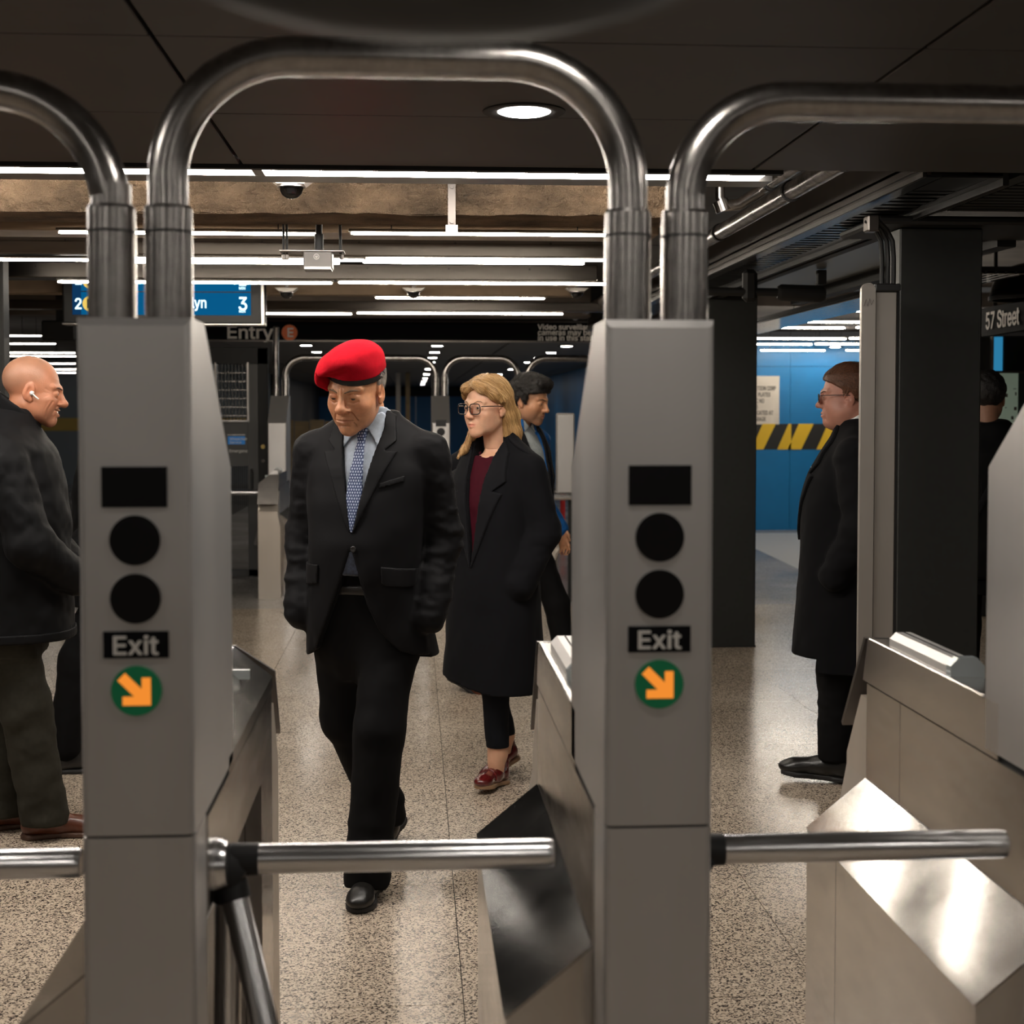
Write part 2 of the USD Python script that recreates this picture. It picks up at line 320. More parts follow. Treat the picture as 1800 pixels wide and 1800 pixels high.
pxstrip(180, 597, 461.5, 7.36, 'thin LED strip under a brighter one, left of the grey box'); pxstrip(638, 1027, 462, 7.36, 'thin LED strip under a brighter one, right of the grey box')
pxstrip(102, 584, 496.5, 8.5, 'LED strip crossing the top of the blue arrivals screen', h=.014); pxstrip(595, 1075, 498, 8.5, 'LED strip above two small dome cameras', h=.014)
pxstrip(660, 957, 524, 9.66, 'short LED strip between two small dome cameras')
pxstrip(262, 618, 551, 11.2, 'LED strip just above the Entry sign, beside the arrivals screen'); pxstrip(628, 989, 551, 11.2, 'LED strip just above the sign band, right of the E bullet')
ORD = ('first', 'second', 'third', 'fourth', 'fifth', 'sixth', 'seventh', 'eighth', 'ninth', 'tenth', 'eleventh', 'twelfth')
for k, (py, Y, b) in enumerate(((590, 14.5, 73), (604, 16, 98), (620, 18.9, 132), (626, 20, 134), (639, 23, 133), (649, 26, 134), (655, 28.5, 134))):
    pxstrip(b - 230, b, py, Y, ORD[k] + ' from the top of the white LED strips stacked behind the bald man', 'far LED strips at the left', h=.009, m=led_far)
for k, (py, Y, segs) in enumerate(((547, 10.9, ((1405, 1740),)), (566.5, 12.3, ((1335, 1738),)), (576, 13.1, ((1180, 1485), (1505, 1740))), (595, 15.1, ((1180, 1487), (1493, 1738))), (605, 16.3, ((1180, 1427), (1433, 1738))), (616, 18.1, ((1337, 1450), (1487, 1600))))):
    for i, (a, b) in enumerate(segs): pxstrip(a, b, py, Y, ORD[k] + ' row from the top of the LED strips above the blue hoarding, ' + (('left', 'right')[i] + ' piece' if len(segs) > 1 else 'single piece'), 'far LED strips at the right', h=.014)

q = W(1468, 612, 18.15); downlight(q[0], 18.15, 2.36, 'downlight washing the top of the blue hoarding with light', None, d0)
# ------------------------------------------------------------------ beams and raceways crossing the raised ceiling
def beam(name, label, cat_, y0, y1, ptop, pbot, m, x0=-5.0, x1=1.08, rough=0, seg=None):
    zt, zb = W(740, ptop, y0)[2], W(740, pbot, y0)[2]
    t = thing(name, label, cat_, ((x0 + x1) / 2, y0, zb))
    if rough:
        nx, nz = 340, 26; X, Z = np.meshgrid(np.linspace(x0, x1, nx), np.linspace(0, zt - zb, nz), indexing='ij')
        P = np.stack([X, 0 * X, Z], -1); d = meshkit.fbm(P * [9, 1, 16], 4, 3); low = np.clip(1.25 - Z / (zt - zb) * 1.6 + (meshkit.noise(P * 2.5, 9) - .5) * 1.6, 0, 1)
        Yv = -(d - .5) * rough * (.25 + low); V = np.stack([X - (x0 + x1) / 2, Yv, Z], -1).reshape(-1, 3)
        i, j = np.meshgrid(np.arange(nx - 1), np.arange(nz - 1), indexing='ij'); q = np.stack([i * nz + j, (i + 1) * nz + j, (i + 1) * nz + j + 1, i * nz + j + 1], -1).reshape(-1, 4)
        face = trimesh.Trimesh(V, np.vstack([q[:, [0, 1, 2]], q[:, [0, 2, 3]]]), process=False)
        obj('rough_face', face, m, t, smooth=True)
        L = (x1 - x0) / 2; obj('body', bx(-L, L, .02, y1 - y0, 0.004, zt - zb), m, t)
    else:
        L = (x1 - x0) / 2; obj('body', bx(-L, L, 0, y1 - y0, 0, zt - zb, .006), m, t)
    return t, zt - zb
beam('concrete_beam', 'rough broken concrete beam across the ceiling behind the front light strip', 'beam', 5.4, 5.75, 270, 377, concrete, rough=.10)
beam('concrete_beam', 'smooth tan concrete beam directly above the second row of LED strips', 'beam', 6.34, 6.6, 365, 410, concrete_smooth)
fl = thing('steel_flange', 'pale steel flange strip under the rough concrete beam', 'trim', (0, 6.2, W(740, 389, 6.2)[2]))
for a, b in ((-5, -.60), (-.47, 1.05)): obj('flange_plate', bx(a, b, -.04, .10, 0, .022, .003), mat('flange_paint' if a < -1 else 'flange_paint_b', (.62, .52, .43), .4), fl)
t, hh = beam('raceway', 'dark metal raceway with rivets over the third row of LED strips', 'raceway', 7.17, 7.35, 415, 451, raceway_mat)
for k in range(14): obj('rivet', lathe([(0, 0), (.006, .001), (.006, .004), (0, .004)], 10, (-3.0 + .47 * k, -.002, hh * .66), (0, -1, 0)), column_dark, t)
obj('seam', bx(-3.25, 3.25, -.003, .001, hh * .62, hh * .64), column_dark, t)
t, hh = beam('raceway', 'dark metal raceway with rivets above the blue arrivals screen', 'raceway', 8.47, 8.66, 464, 492, raceway_mat)
for k in range(14): obj('rivet', lathe([(0, 0), (.006, .001), (.006, .004), (0, .004)], 10, (-3.0 + .47 * k, -.002, hh * .7), (0, -1, 0)), column_dark, t)
beam('concrete_beam', 'tan concrete beam behind the small dome cameras', 'beam', 9.45, 9.6, 470, 519, concrete_smooth)
beam('raceway', 'brown metal raceway above the entry sign band', 'raceway', 11.16, 11.3, 530, 546, raceway_mat, x1=1.5)
beam('concrete_beam', 'dark beam between the entry sign band and the last LED strips', 'beam', 12.2, 12.5, 500, 556, slab_mat, x1=1.5)
hb = thing('hanger_strap', 'thin steel hanger strap on the rough concrete beam', 'bracket', (*W(794, 322, 5.37)[:2], 0))
obj('strap', bx(-.014, .014, -.004, .002, W(794, 405, 5.37)[2], W(794, 322, 5.37)[2]), dark_metal, hb)
obj('strap_foot', bx(-.022, .022, -.012, .002, W(794, 404, 5.37)[2] - .012, W(794, 396, 5.37)[2]), trim_mat, hb)
for py in (329, 390): obj('bolt', lathe([(0, 0), (.008, 0), (.008, .006), (0, .006)], 8, (0, -.012, W(794, py, 5.37)[2]), (0, -1, 0)), dark_metal, hb)

# ------------------------------------------------------------------ entry sign band
YS = 14.38
z0, z1 = W(726, 599, YS)[2], W(726, 564, YS)[2]
es = thing('sign_band', 'long black overhead sign band reading Entry with an orange bullet', 'sign', (0, YS, 0))
obj('panel', bx(-2.9, 3.0, 0, .06, z0, z1, .004), sign_black, es)
obj('top_rail', bx(-2.9, 3.0, -.012, .0, z1 - .012, z1 + .004), dark_metal, es); obj('bottom_rail', bx(-2.9, 3.0, -.012, .06, z0 - .012, z0 + .003), dark_metal, es)
def onsign(px, py): p = W(px, py, YS - .004); return (p[0], -.004, p[2])
e = text('Entry', .122, onsign(397, 594.5), squeeze=1.12); obj('lettering', e, white_sign, es)
c = onsign(509, 584.5); obj('bullet', disc((c[0], c[2]), .077, -.004), orange_paint, es)
obj('bullet_letter', text('E', .085, (c[0] - .029, -.009, c[2] - .0425)), white_sign, es)
for s, py in (('Video surveillance', 579), ('cameras may be', 588.7), ('in use in this station', 598.2)):
    obj('lettering', text(s, .050, onsign(945, py)), white_sign, es)

# ------------------------------------------------------------------ arrivals screen
YK = 9.2
ck = thing('arrivals_screen', 'blue train arrivals screen reading lyn 3 MIN behind the left post', 'screen', (0, YK, 0))
def kp(px, py, d=0): p = W(px, py, YK - d); return p[0], p[2]
fx0, fz0 = kp(109, 569); fx1, fz1 = kp(464, 455)
obj('case', bx(fx0, fx1, .004, .14, fz0, fz1, .012), column_dark, ck)
obj('case_edge', bx(fx1 - .022, fx1, -.004, .14, fz0 - .004, fz1, .004), trim_mat, ck); obj('case_edge', bx(fx0, fx1, -.004, .14, fz0 - .006, fz0 + .006, .003), trim_mat, ck)
sx0, sz0 = kp(131, 553); sx1, _ = kp(441, 553); _, zmid0 = kp(300, 514); _, zmid1 = kp(300, 512); _, sz1 = kp(300, 473)
col = kp(143, 553)[0]
obj('screen_row', bx(col, sx1, -.002, .006, sz0, zmid0), screen_blue, ck); obj('screen_row', bx(col, sx1, -.002, .006, zmid1, sz1), screen_blue, ck)
obj('row_number_strip', bx(sx0 - .012, col, -.002, .006, sz0, sz1), screen_head, ck)
def kt(s, px, py, hpx, bold=True, m=None, right=False, sq=.9):
    x, z = kp(px, py); tm = text(s, hpx / 2550 * YK, (x, -.004, z), bold=bold, squeeze=sq)
    if right: tm.apply_translation([x - tm.bounds[1][0], 0, 0])
    obj('screen_text', tm, m or screen_text, ck)
kt('2', 130, 543, 18); kt('Brooklyn', 363, 541, 17.5, right=True, sq=.80); kt('3', 418, 545, 22); kt('MIN', 420, 549.5, 4.4); kt('MIN', 420, 509, 4.4); kt('1', 130, 500, 18); kt('2', 418, 502, 20)
for py in (534, 494):
    x, z = kp(159, py); obj('route_bullet', disc((x, z), .047, -.003), screen_yellow, ck); tm = text('N', .055, (x - .022, -.008, z - .027)); obj('screen_text', tm, mat('bullet_ink' + str(py), (.01, .01, .01), .6), ck)
obj('hanger', bx(-.02 + (fx0 + fx1) / 2, .02 + (fx0 + fx1) / 2, .04, .08, fz1 - .01, 2.80), dark_metal, ck)
db = thing('ceiling_box', 'dark hanging box left of the arrivals screen', 'box', (*W(101, 580, 11.5)[:2], 0))
x0, zz0 = XZ(73, 598, 11.5); x1, zz1 = XZ(131, 563, 11.5)
obj('box', bx(x0 - W(101, 580, 11.5)[0], x1 - W(101, 580, 11.5)[0], 0, .2, zz0, zz1, .01), column_dark, db); obj('drop', bx(-.03, .03, .08, .14, zz1 - .01, 2.8), column_dark, db)

# ------------------------------------------------------------------ ceiling gear: dome cameras, box on rods
def dome_camera(p, label, root=None):
    if root: return dup(root, p, 0, label)
    t = thing('dome_camera', label, 'security camera', p)
    obj('mount', cat(prism([(-.072, 0), (-.045, -.020), (.045, -.020), (.072, 0)], -.05, .05, 'y')), mat('camera_shell', (.62, .58, .52), .4), t)
    obj('ring', lathe([(.040, -.018), (.047, -.020), (.047, -.026), (.040, -.026)], 28), trim_mat, t, smooth=40)
    a = np.linspace(0, math.pi / 2, 10)
    obj('smoked_dome', lathe([(.041 * math.cos(x), -.024 - .041 * math.sin(x)) for x in a][::-1] + [(.041, -.02)], 28), clear_dome, t, smooth=True)
    obj('lens_eye', lathe([(0, -.05), (.016, -.048), (.02, -.03), (0, -.026)], 16), black_plastic, t, smooth=40)
    obj('stem', bx(-.012, .012, -.012, .012, -.002, .5), dark_metal, t)
    return t
c0 = dome_camera(W(512, 316, 5.0), 'larger white dome camera under the front light strip, left of the pole')
for px, s in ((504, 'beside the arrivals screen'), (727, 'left of the short LED strip end, near the middle'), (1014, 'beside the right hoop post')):
    dome_camera(W(px, 507, 9.3), 'small pale dome camera ' + s, c0)
YB = 5.8
rb = thing('rod_box', 'grey box with a round emblem hung on rods and a black pole', 'box', (W(560, 450, YB)[0], YB, 0))
ox = W(560, 450, YB)[0]
def rp(px, py, Y=YB): p = W(px, py, Y); return p[0] - ox, p[2]
a, b = rp(535, 474), rp(585, 444); obj('box', bx(a[0], b[0], -.06, .06, a[1], b[1], .004), mat('box_grey', (.20, .185, .17), .45, .3), rb)
obj('box_lip', bx(a[0] + .004, b[0] - .004, -.064, .05, a[1] - .004, a[1] + .006), trim_mat, rb)
c = rp(558, 454); obj('emblem', cat(trimesh.creation.annulus(.0085, .0115, .002, transform=trimesh.transformations.rotation_matrix(math.pi / 2, [1, 0, 0], [0, 0, 0]))).apply_translation((c[0], -.062, c[1])), white_print, rb)
obj('emblem_mark', cat(bx(c[0] - .005, c[0] - .001, -.063, -.06, c[1] - .003, c[1] + .004), bx(c[0] + .001, c[0] + .005, -.063, -.06, c[1] - .003, c[1] + .004), bx(c[0] - .002, c[0] + .002, -.063, -.06, c[1] - .006, c[1] + .001)), white_print, rb)
a, b = rp(493, 448), rp(606, 443); obj('plate', bx(a[0], b[0], -.07, .05, b[1] - .006, b[1], .002), trim_mat, rb)
def rod(name, px0, py0, px1, py1, r, m): obj(name, cyl((*[rp(px0, py0)[0]], -.01, rp(px0, py0)[1]), (*[rp(px1, py1)[0]], -.01, rp(px1, py1)[1]), r, 10), m, rb, smooth=40)
rod('pole', 561, 445, 561, 250, .0135, column_dark); rod('pole_sleeve', 561, 445, 561, 412, .0185, column_dark)
rod('rod', 499, 447, 497, 250, .0045, column_dark); rod('rod', 505, 447, 503, 250, .0045, column_dark); rod('rod', 599, 447, 595, 250, .006, column_dark)
for px in (499, 505, 601): c = rp(px, 452); obj('rod_nut', lathe([(0, -.012), (.008, -.01), (.008, .008), (0, .01)], 8, (c[0], -.01, c[1])), dark_metal, rb)

# ------------------------------------------------------------------ ducts and pipes on the right
pipe_dark = mat('lip_metal', (.20, .19, .18), .35, 1.0)
du = thing('slotted_duct', 'long dark ceiling duct with a slotted bluish underside at the upper right', 'duct', (1.636, 4.56, H_C))
L = 9.0
obj('side', bx(0, .02, 0, L, 0, .22, .004), dark_metal, du); obj('edge_lip', bx(-.012, .0, 0, L, -.006, .010), pipe_dark, du); obj('edge_lip', bx(-.010, .0, 0, L, .024, .032), dark_metal, du)
ny = 110
obj('slot_border', bx(0, .055, 0, L, -.006, 0), slot_metal, du); obj('slot_border', bx(.205, .25, 0, L, -.006, 0), slot_metal, du); obj('duct_top', bx(0, .25, 0, L, .05, .06), column_dark, du)
for k in range(ny):
    y = .3 + k * .085
    if y < 8.3: obj('slat', bx(.05, .21, y, y + .045, -.006, 0), slot_metal, du)
obj('closed_panel', bx(.05, .21, 0, .28, -.006, 0), slot_metal, du); obj('closed_panel', bx(.05, .21, 8.4, L, -.006, 0), slot_metal, du)
obj('side', bx(.25, .27, 0, L, -.03, .2), column_dark, du)
def pipe(name, label, pts, r, bands=()):
    t = thing(name, label, 'pipe', pts[0]); p = np.array(pts) - pts[0]
    obj('pipe', tube(p, r, 16), pipe_mat, t, smooth=40)
    for y in bands: obj('clamp', lathe([(r, -.012), (r + .006, -.012), (r + .006, .012), (r, .012)], 18, (0, y, 0), (0, 1, 0)), column_dark, t)
pipe('conduit_pipe', 'thicker ceiling pipe with clamps running beside the duct', [(1.455, 4.58, 2.395), (1.455, 8, 2.395), (1.455, 13, 2.395)], .036, (.25, .95, 2.25))
pipe('conduit_pipe', 'thinner ceiling pipe ending in an elbow above the third hoop', [(1.335, 4.58, 2.40), (1.335, 5.2, 2.40), (1.335, 5.5, 2.40)], .024, (.35, .8))
el2 = thing('pipe_elbow', 'small pipe elbow junction hanging under the end of the thin pipe', 'pipe', (1.22, 5.5, 2.33))
obj('elbow', tube([(-.05, 0, .12), (-.05, 0, .03), (-.03, 0, 0), (.02, 0, .005), (.06, 0, .03), (.11, 0, .06)], [.018, .018, .024, .022, .022, .024], 14), pipe_mat, el2, smooth=40)
obj('collar', cyl((-.05, 0, .02), (-.035, 0, -.02), .03), pipe_mat, el2); obj('hanger_rod', cyl((-.05, 0, .1), (-.05, 0, .45), .008), dark_metal, el2); obj('hanger_rod', cyl((.11, 0, .05), (.11, 0, .45), .02), dark_metal, el2)
gr = thing('ceiling_grille', 'dark slotted ceiling grille at the upper right corner, behind the soffit edge', 'grille', (1.93, 4.53, 2.302))
obj('backing', bx(0, 3.8, 0, .86, .03, .05), column_dark, gr); obj('grille_rail', bx(0, .06, 0, .86, -.004, .03), column_mat, gr)
for k in range(12): obj('slat', bx(.07, 3.7, .01 + .07 * k, .05 + .07 * k, -.004, .01), column_mat, gr)
gp = thing('duct_panel', 'flat grey ceiling panel between the duct and the right column', 'duct', (0, 0, 2.29))
obj('panel', prism([(1.97, 5.9), (2.42, 5.9), (2.42, 9.2), (1.97, 9.2)], 0, .02, 'z'), mat('grey_panel', (.20, .21, .20), .35, .5), gp)
obj('panel_edge', bx(1.93, 1.975, 5.9, 9.2, -.02, .06), column_dark, gp); obj('panel_edge', bx(2.42, 2.50, 5.9, 9.2, -.06, .06), column_dark, gp)
rbm = thing('ribbed_panel', 'ribbed shiny ceiling strip reflecting the blue hoarding', 'duct', (2.86, 7.5, 2.27))
mirror = mat('rib_mirror', (.62, .62, .62), .12, 1.0)
for k in range(7): obj('rib', bx(.055 * k, .055 * k + .042, 0, 6.5, 0, .02, .004), mirror, rbm)
obj('rib_backing', bx(-.03, .42, 0, 6.5, .015, .04), column_dark, rbm)
lsp = thing('horn_speaker', 'dark tubular loudspeaker hanging on a bracket from the right ceiling', 'loudspeaker', (*W(1318, 500, 7.5)[:2], 0))
def lp_(px, py): p = W(px, py, 7.5); q = W(1318, 500, 7.5); return p[0] - q[0], p[2]
a, b = lp_(1305, 531), lp_(1331, 430); obj('bracket_plate', bx(a[0], b[0], -.03, .03, a[1], 2.285, .02), column_dark, lsp)
a, b = lp_(1240, 512), lp_(1366, 514); obj('arm', tube([(a[0], 0, a[1]), (b[0], 0, b[1])], .022, 14), column_dark, lsp, smooth=40)
a, b = lp_(1366, 514), lp_(1452, 517); obj('horn', tube([(a[0], 0, a[1]), (a[0] + .02, 0, a[1]), (b[0] - .03, 0, b[1]), (b[0] - .008, 0, b[1]), (b[0], 0, b[1])], [.03, .043, .045, .035, .01], 20), column_dark, lsp, smooth=40)
a, b = lp_(1436, 500), lp_(1452, 440); obj('drop_arm', bx(a[0], b[0], -.02, .02, a[1], 2.285, .004), column_dark, lsp)

# ------------------------------------------------------------------ columns, pylon, right-hand corner
def column(label, x0, x1, y, top, m, d=None):
    t = thing('column', label, 'column', ((x0 + x1) / 2, y, 0)); w = (x1 - x0) / 2
    obj('shaft', bx(-w, w, 0, d or 2 * w, 0, top, .006), m, t); obj('base_trim', bx(-w - .003, w + .003, -.003, (d or 2 * w) + .003, 0, .012), column_dark, t); return t
x1 = W(1329, 900, 9.34)[0]; column('dark square column right of the second post, before the blue hoarding', x1 - .36, x1, 9.34, 2.6, column_mat)
xa, xb = W(1578, 800, 5.5)[0], W(1723, 800, 5.5)[0]; column('wide dark grey column at the right, beside the pale pylon', xa, xb, 5.5, 2.255, column_mat, .12)
hd = thing('dark_beam', 'dark beam resting on the wide right column', 'beam', (xa - .1, 5.4, 2.255)); obj('body', bx(-.02, 3.2, 0, .5, 0, .032, .01), column_dark, hd)
x1 = W(16, 500, 8.12)[0]; column('narrow black column at the far left edge', x1 - .4, x1, 8.0, 2.8, column_dark, .12)
YP = 5.2
a0, a1, a2 = W(1512, 800, YP)[0], W(1533, 800, YP)[0], W(1576, 800, YP)[0]; zt = W(1520, 497, YP)[2]
py = thing('pylon', 'tall pale metal pylon with a rounded top edge beside the right column', 'pylon', (a0, YP, 0))
prof = Polygon([(0, 0), (.052, 0), (.052, zt - .02), (.052, zt - .02)] + [(.026 + .026 * math.cos(t), zt - .026 + .026 * math.sin(t)) for t in np.linspace(0, math.pi, 12)])
obj('side_fin', prism(prof.buffer(0), 0, .022, 'y'), ivory_metal, py, smooth=30)
obj('face_panel', bx(.0545, a2 - a0, .012, .16, 0, zt - .03, .004), ivory_metal, py)
obj('top_cap', bx(.05, a2 - a0 + .01, .0, .16, zt - .03, zt - .002, .004), black_plastic, py); obj('edge_channel', bx(a2 - a0, a2 - a0 + .012, .02, .16, 0, zt - .03), column_dark, py)
obj('graffiti_mark', tube([(.008, -.0005, zt - .085), (.016, -.0005, zt - .06), (.022, -.0005, zt - .085), (.03, -.0005, zt - .058), (.036, -.0005, zt - .08), (.044, -.0005, zt - .062)], .0011, 5), ink, py)
for k in range(3):
    x = .10 + .022 * k; obj('cable', tube([(x, .08, zt - .01), (x, .08, zt + .10), (x - .005, .08, zt + .16), (x - .03, .07, zt + .20), (x - .07, .05, zt + .23)], .009, 8), column_dark, py, smooth=40)
obj('junction', bx(.03, .075, .03, .09, zt + .19, zt + .25, .006), dark_metal, py)
# far right: street sign, black dome, kiosk window with a map
r = np.array([-.07, -.9975, 0]); o = W(1724, 580, 9.15)
sg = thing('street_sign', 'black hanging sign reading 57 Street at the right edge', 'sign', (0, 0, 0))
def board(o, r, w, z0, z1, t): 
    nrm = np.array([r[1], -r[0], 0]); p = [o + r * a for a in (0, w)]; q = [x - nrm * t for x in p[::-1]]
    return prism([x[:2] for x in p + q], z0, z1, 'z')
zs0, zs1 = W(1724, 592, 9.15)[2], W(1724, 543, 9.15)[2]
obj('panel', board(o, r, 1.3, zs0, zs1, .05), sign_black, sg)
p = o + r * .10; p[2] = W(1733, 580, 9.1)[2]; nrm = np.array([r[1], -r[0], 0])
obj('lettering', text('57 Street', .103, p + nrm * .003, right=r), white_sign, sg)
for a in (.2, 1.1): q = o + r * a - nrm * .025; obj('hanger', cyl((q[0], q[1], zs1 - .01), (q[0], q[1], 2.7), .012), column_dark, sg)
dm = thing('security_dome', 'large glossy black half dome above the street sign at the right edge', 'security mirror', W(1802, 523, 8.3))
a = np.linspace(0, math.pi / 2, 14); obj('dome', lathe([(.20 * math.sin(x), .20 * math.cos(x)) for x in a] + [(0, 0)], 40), mat('gloss_black', (.006, .006, .006), .08), dm, smooth=40)
obj('rim', lathe([(.185, -.015), (.206, -.015), (.206, .006), (.185, .006)], 40), column_dark, dm, smooth=40)
ko = W(1726, 700, 10.6); kk = thing('information_kiosk', 'dark kiosk with a pale map poster and a blue strip at the right edge', 'kiosk', (ko[0], ko[1], 0))
def kx(px): return W(px, 700, 10.6)[0] - ko[0]
def kz(y): return W(1760, y, 10.6)[2]
obj('case', bx(-.02, .75, .02, .35, 0, kz(590), .01), column_dark, kk)
obj('blue_strip', bx(kx(1747), kx(1761), -.004, .02, kz(652), kz(592)), glow('kiosk_blue', (.02, .16, .30), 1.0), kk)
obj('frame', bx(kx(1741), kx(1744), -.02, .02, kz(900), kz(590)), trim_mat, kk); obj('frame', bx(kx(1741), .75, -.02, .02, kz(656), kz(652)), dark_metal, kk)
obj('window_pane', bx(kx(1763), .75, -.006, -.002, kz(651), kz(592)), pane, kk)
obj('map_sheet', bx(kx(1744), kx(1789), -.004, .02, kz(830), kz(656)), mat('map_paper', (.30, .36, .29), .5, emission_color=(.10, .13, .10), emission_strength=.5), kk)
rng = random.Random(5)
for k in range(26):
    px_, py_ = rng.uniform(1748, 1784), rng.uniform(668, 800); w_ = rng.uniform(2, 9); h_ = rng.choice((1.2, 1.2, 1.5, 6)) 
    obj('map_mark', bx(kx(px_), kx(min(px_ + w_, 1788)), -.006, -.003, kz(py_ + h_), kz(py_)), ink, kk)
obj('door_panel', bx(kx(1791), .75, -.004, .02, .1, kz(656)), mat('kiosk_glass', (.02, .028, .026), .15), kk)

# ------------------------------------------------------------------ far gate, boards, poles, stanchion
YG = 13.6
gt = thing('exit_gate', 'dark emergency gate with a mesh window behind the left post', 'gate', (0, YG, 0))
def gp_(px, py): p = W(px, py, YG); return p[0], p[2]
def gb(name, x0, y0, x1, y1, m, d0=-.03, d1=.03, b=.003): 
    a, c = gp_(x0, y1), gp_(x1, y0); obj(name, bx(a[0], c[0], d0, d1, a[1], c[1], b), m, gt)
gm = mat('gate_grey', (.075, .075, .075), .45, .3)
gb('header', 330, 611, 472, 640, column_dark); gb('stile', 438, 640, 455, 1028, gm); gb('stile', 340, 640, 352, 1028, gm); gb('gate_post', 456, 612, 471, 1048, column_dark)
gb('mid_panel', 352, 742, 438, 820, gm, -.015, .015); gb('bottom_rail', 352, 1000, 455, 1013, gm); gb('window_frame', 378, 637, 381, 742, trim_mat, -.035, .035); gb('window_frame', 435, 637, 438, 742, trim_mat, -.035, .035); gb('window_frame', 378, 738, 438, 742, trim_mat, -.035, .035)
for k in range(9): gb('mesh_wire', 384 + 6 * k, 640, 385 + 6 * k, 738, gm, -.008, -.002, 0)
for k in range(6): gb('mesh_wire', 381, 655 + 15 * k, 435, 656 + 15 * k, trim_mat, -.012, -.006, 0)
gb('sticker', 401, 767, 431, 781, mat('sticker_blue', (.02, .16, .42), .5, emission_color=(.02, .16, .42), emission_strength=.25), -.019, -.0155, 0)
for s, py in (('Wheelchair', 773.5), ('Service', 779.5)):
    x, z = gp_(404, py); obj('sticker_text', text(s, .022, (x, -.0195, z)), white_print, gt)
x, z = gp_(403, 795); obj('sticker_text', text('Emergency', .026, (x, -.0165, z)), white_print, gt)
gb('sticker', 400, 763.5, 431, 765, trim_mat, -.02, -.0155, 0)
for k in range(9): gb('picket', 408 + 3.4 * k, 820, 409.4 + 3.4 * k, 905 - 2.0 * k, column_dark, .02, .03, 0)
gb('pull_handle', 442, 824, 446, 868, column_dark, -.07, -.05); gb('handle_pin', 442, 826, 446, 829, trim_mat, -.07, -.02); gb('handle_pin', 442, 863, 446, 866, column_dark, -.05, -.02)
x, z = gp_(463, 785); obj('lock', disc((x, z), .02, -.03, .01), mat('brass', (.45, .33, .12), .4, .8), gt); x, z = gp_(463, 810); obj('lock', disc((x, z), .015, -.03, .01), dark_metal, gt)
bd = thing('plywood_boards', 'tan plywood boards leaning below the far blue wall, left of the man', 'boards', (*W(545, 770, 30)[:2], 0))
for k in range(4): obj('board', bx(-.62 + .31 * k, -.33 + .31 * k, .02 * (k % 2), .02 * (k % 2) + .03, 0, W(545, 738, 30)[2] - .03 * (k % 2)), wood, bd)
for px, s in ((700, 'paler left'), (717, 'darker right')):
    q = W(px, 720, 29); pl = thing('far_post', f'{s} one of two thin tan posts before the far blue wall', 'post', (q[0], q[1], 0)); obj('shaft', bx(-.045, .045, 0, .09, 0, H_C - .0, .004), paper if px == 700 else wood, pl); obj('foot', bx(-.08, .08, -.03, .12, 0, .02), column_dark, pl)
sx = G(992, 955); st = thing('red_stanchion', 'red post with a hanging red strap beyond the second post', 'stanchion', (sx[0], sx[1], 0))
s_ = sx[1] / 2550
obj('post', tube([(-.02, 0, .02), (-.02, 0, .5), (-.02, 0, .62)], .030, 14), red_paint, st, smooth=40); obj('strap', tube([(.05, 0, .66), (.06, 0, .35), (.085, 0, .02)], .012, 8), red_paint, st, smooth=40); obj('base', lathe([(0, 0), (.13, 0), (.13, .02), (.03, .035), (0, .035)], 24, (-.02, 0, 0)), red_paint, st, smooth=30)
# something round and black close above the lens
nd = thing('near_dome', 'black rounded housing hanging very close above the lens at the top edge', 'ceiling fixture', (*W(770, 60, .75)[:2], W(770, 26, .75)[2]))
a = np.linspace(-math.pi / 2, 0, 10); obj('bowl', lathe([(.17 * math.cos(x), .055 + .055 * math.sin(x)) for x in a] + [(.17, .09), (0, .10)], 40), column_dark, nd, smooth=40); obj('stem', cyl((0, 0, .09), (0, 0, H_C - W(770, 40, .75)[2]), .02), column_dark, nd)
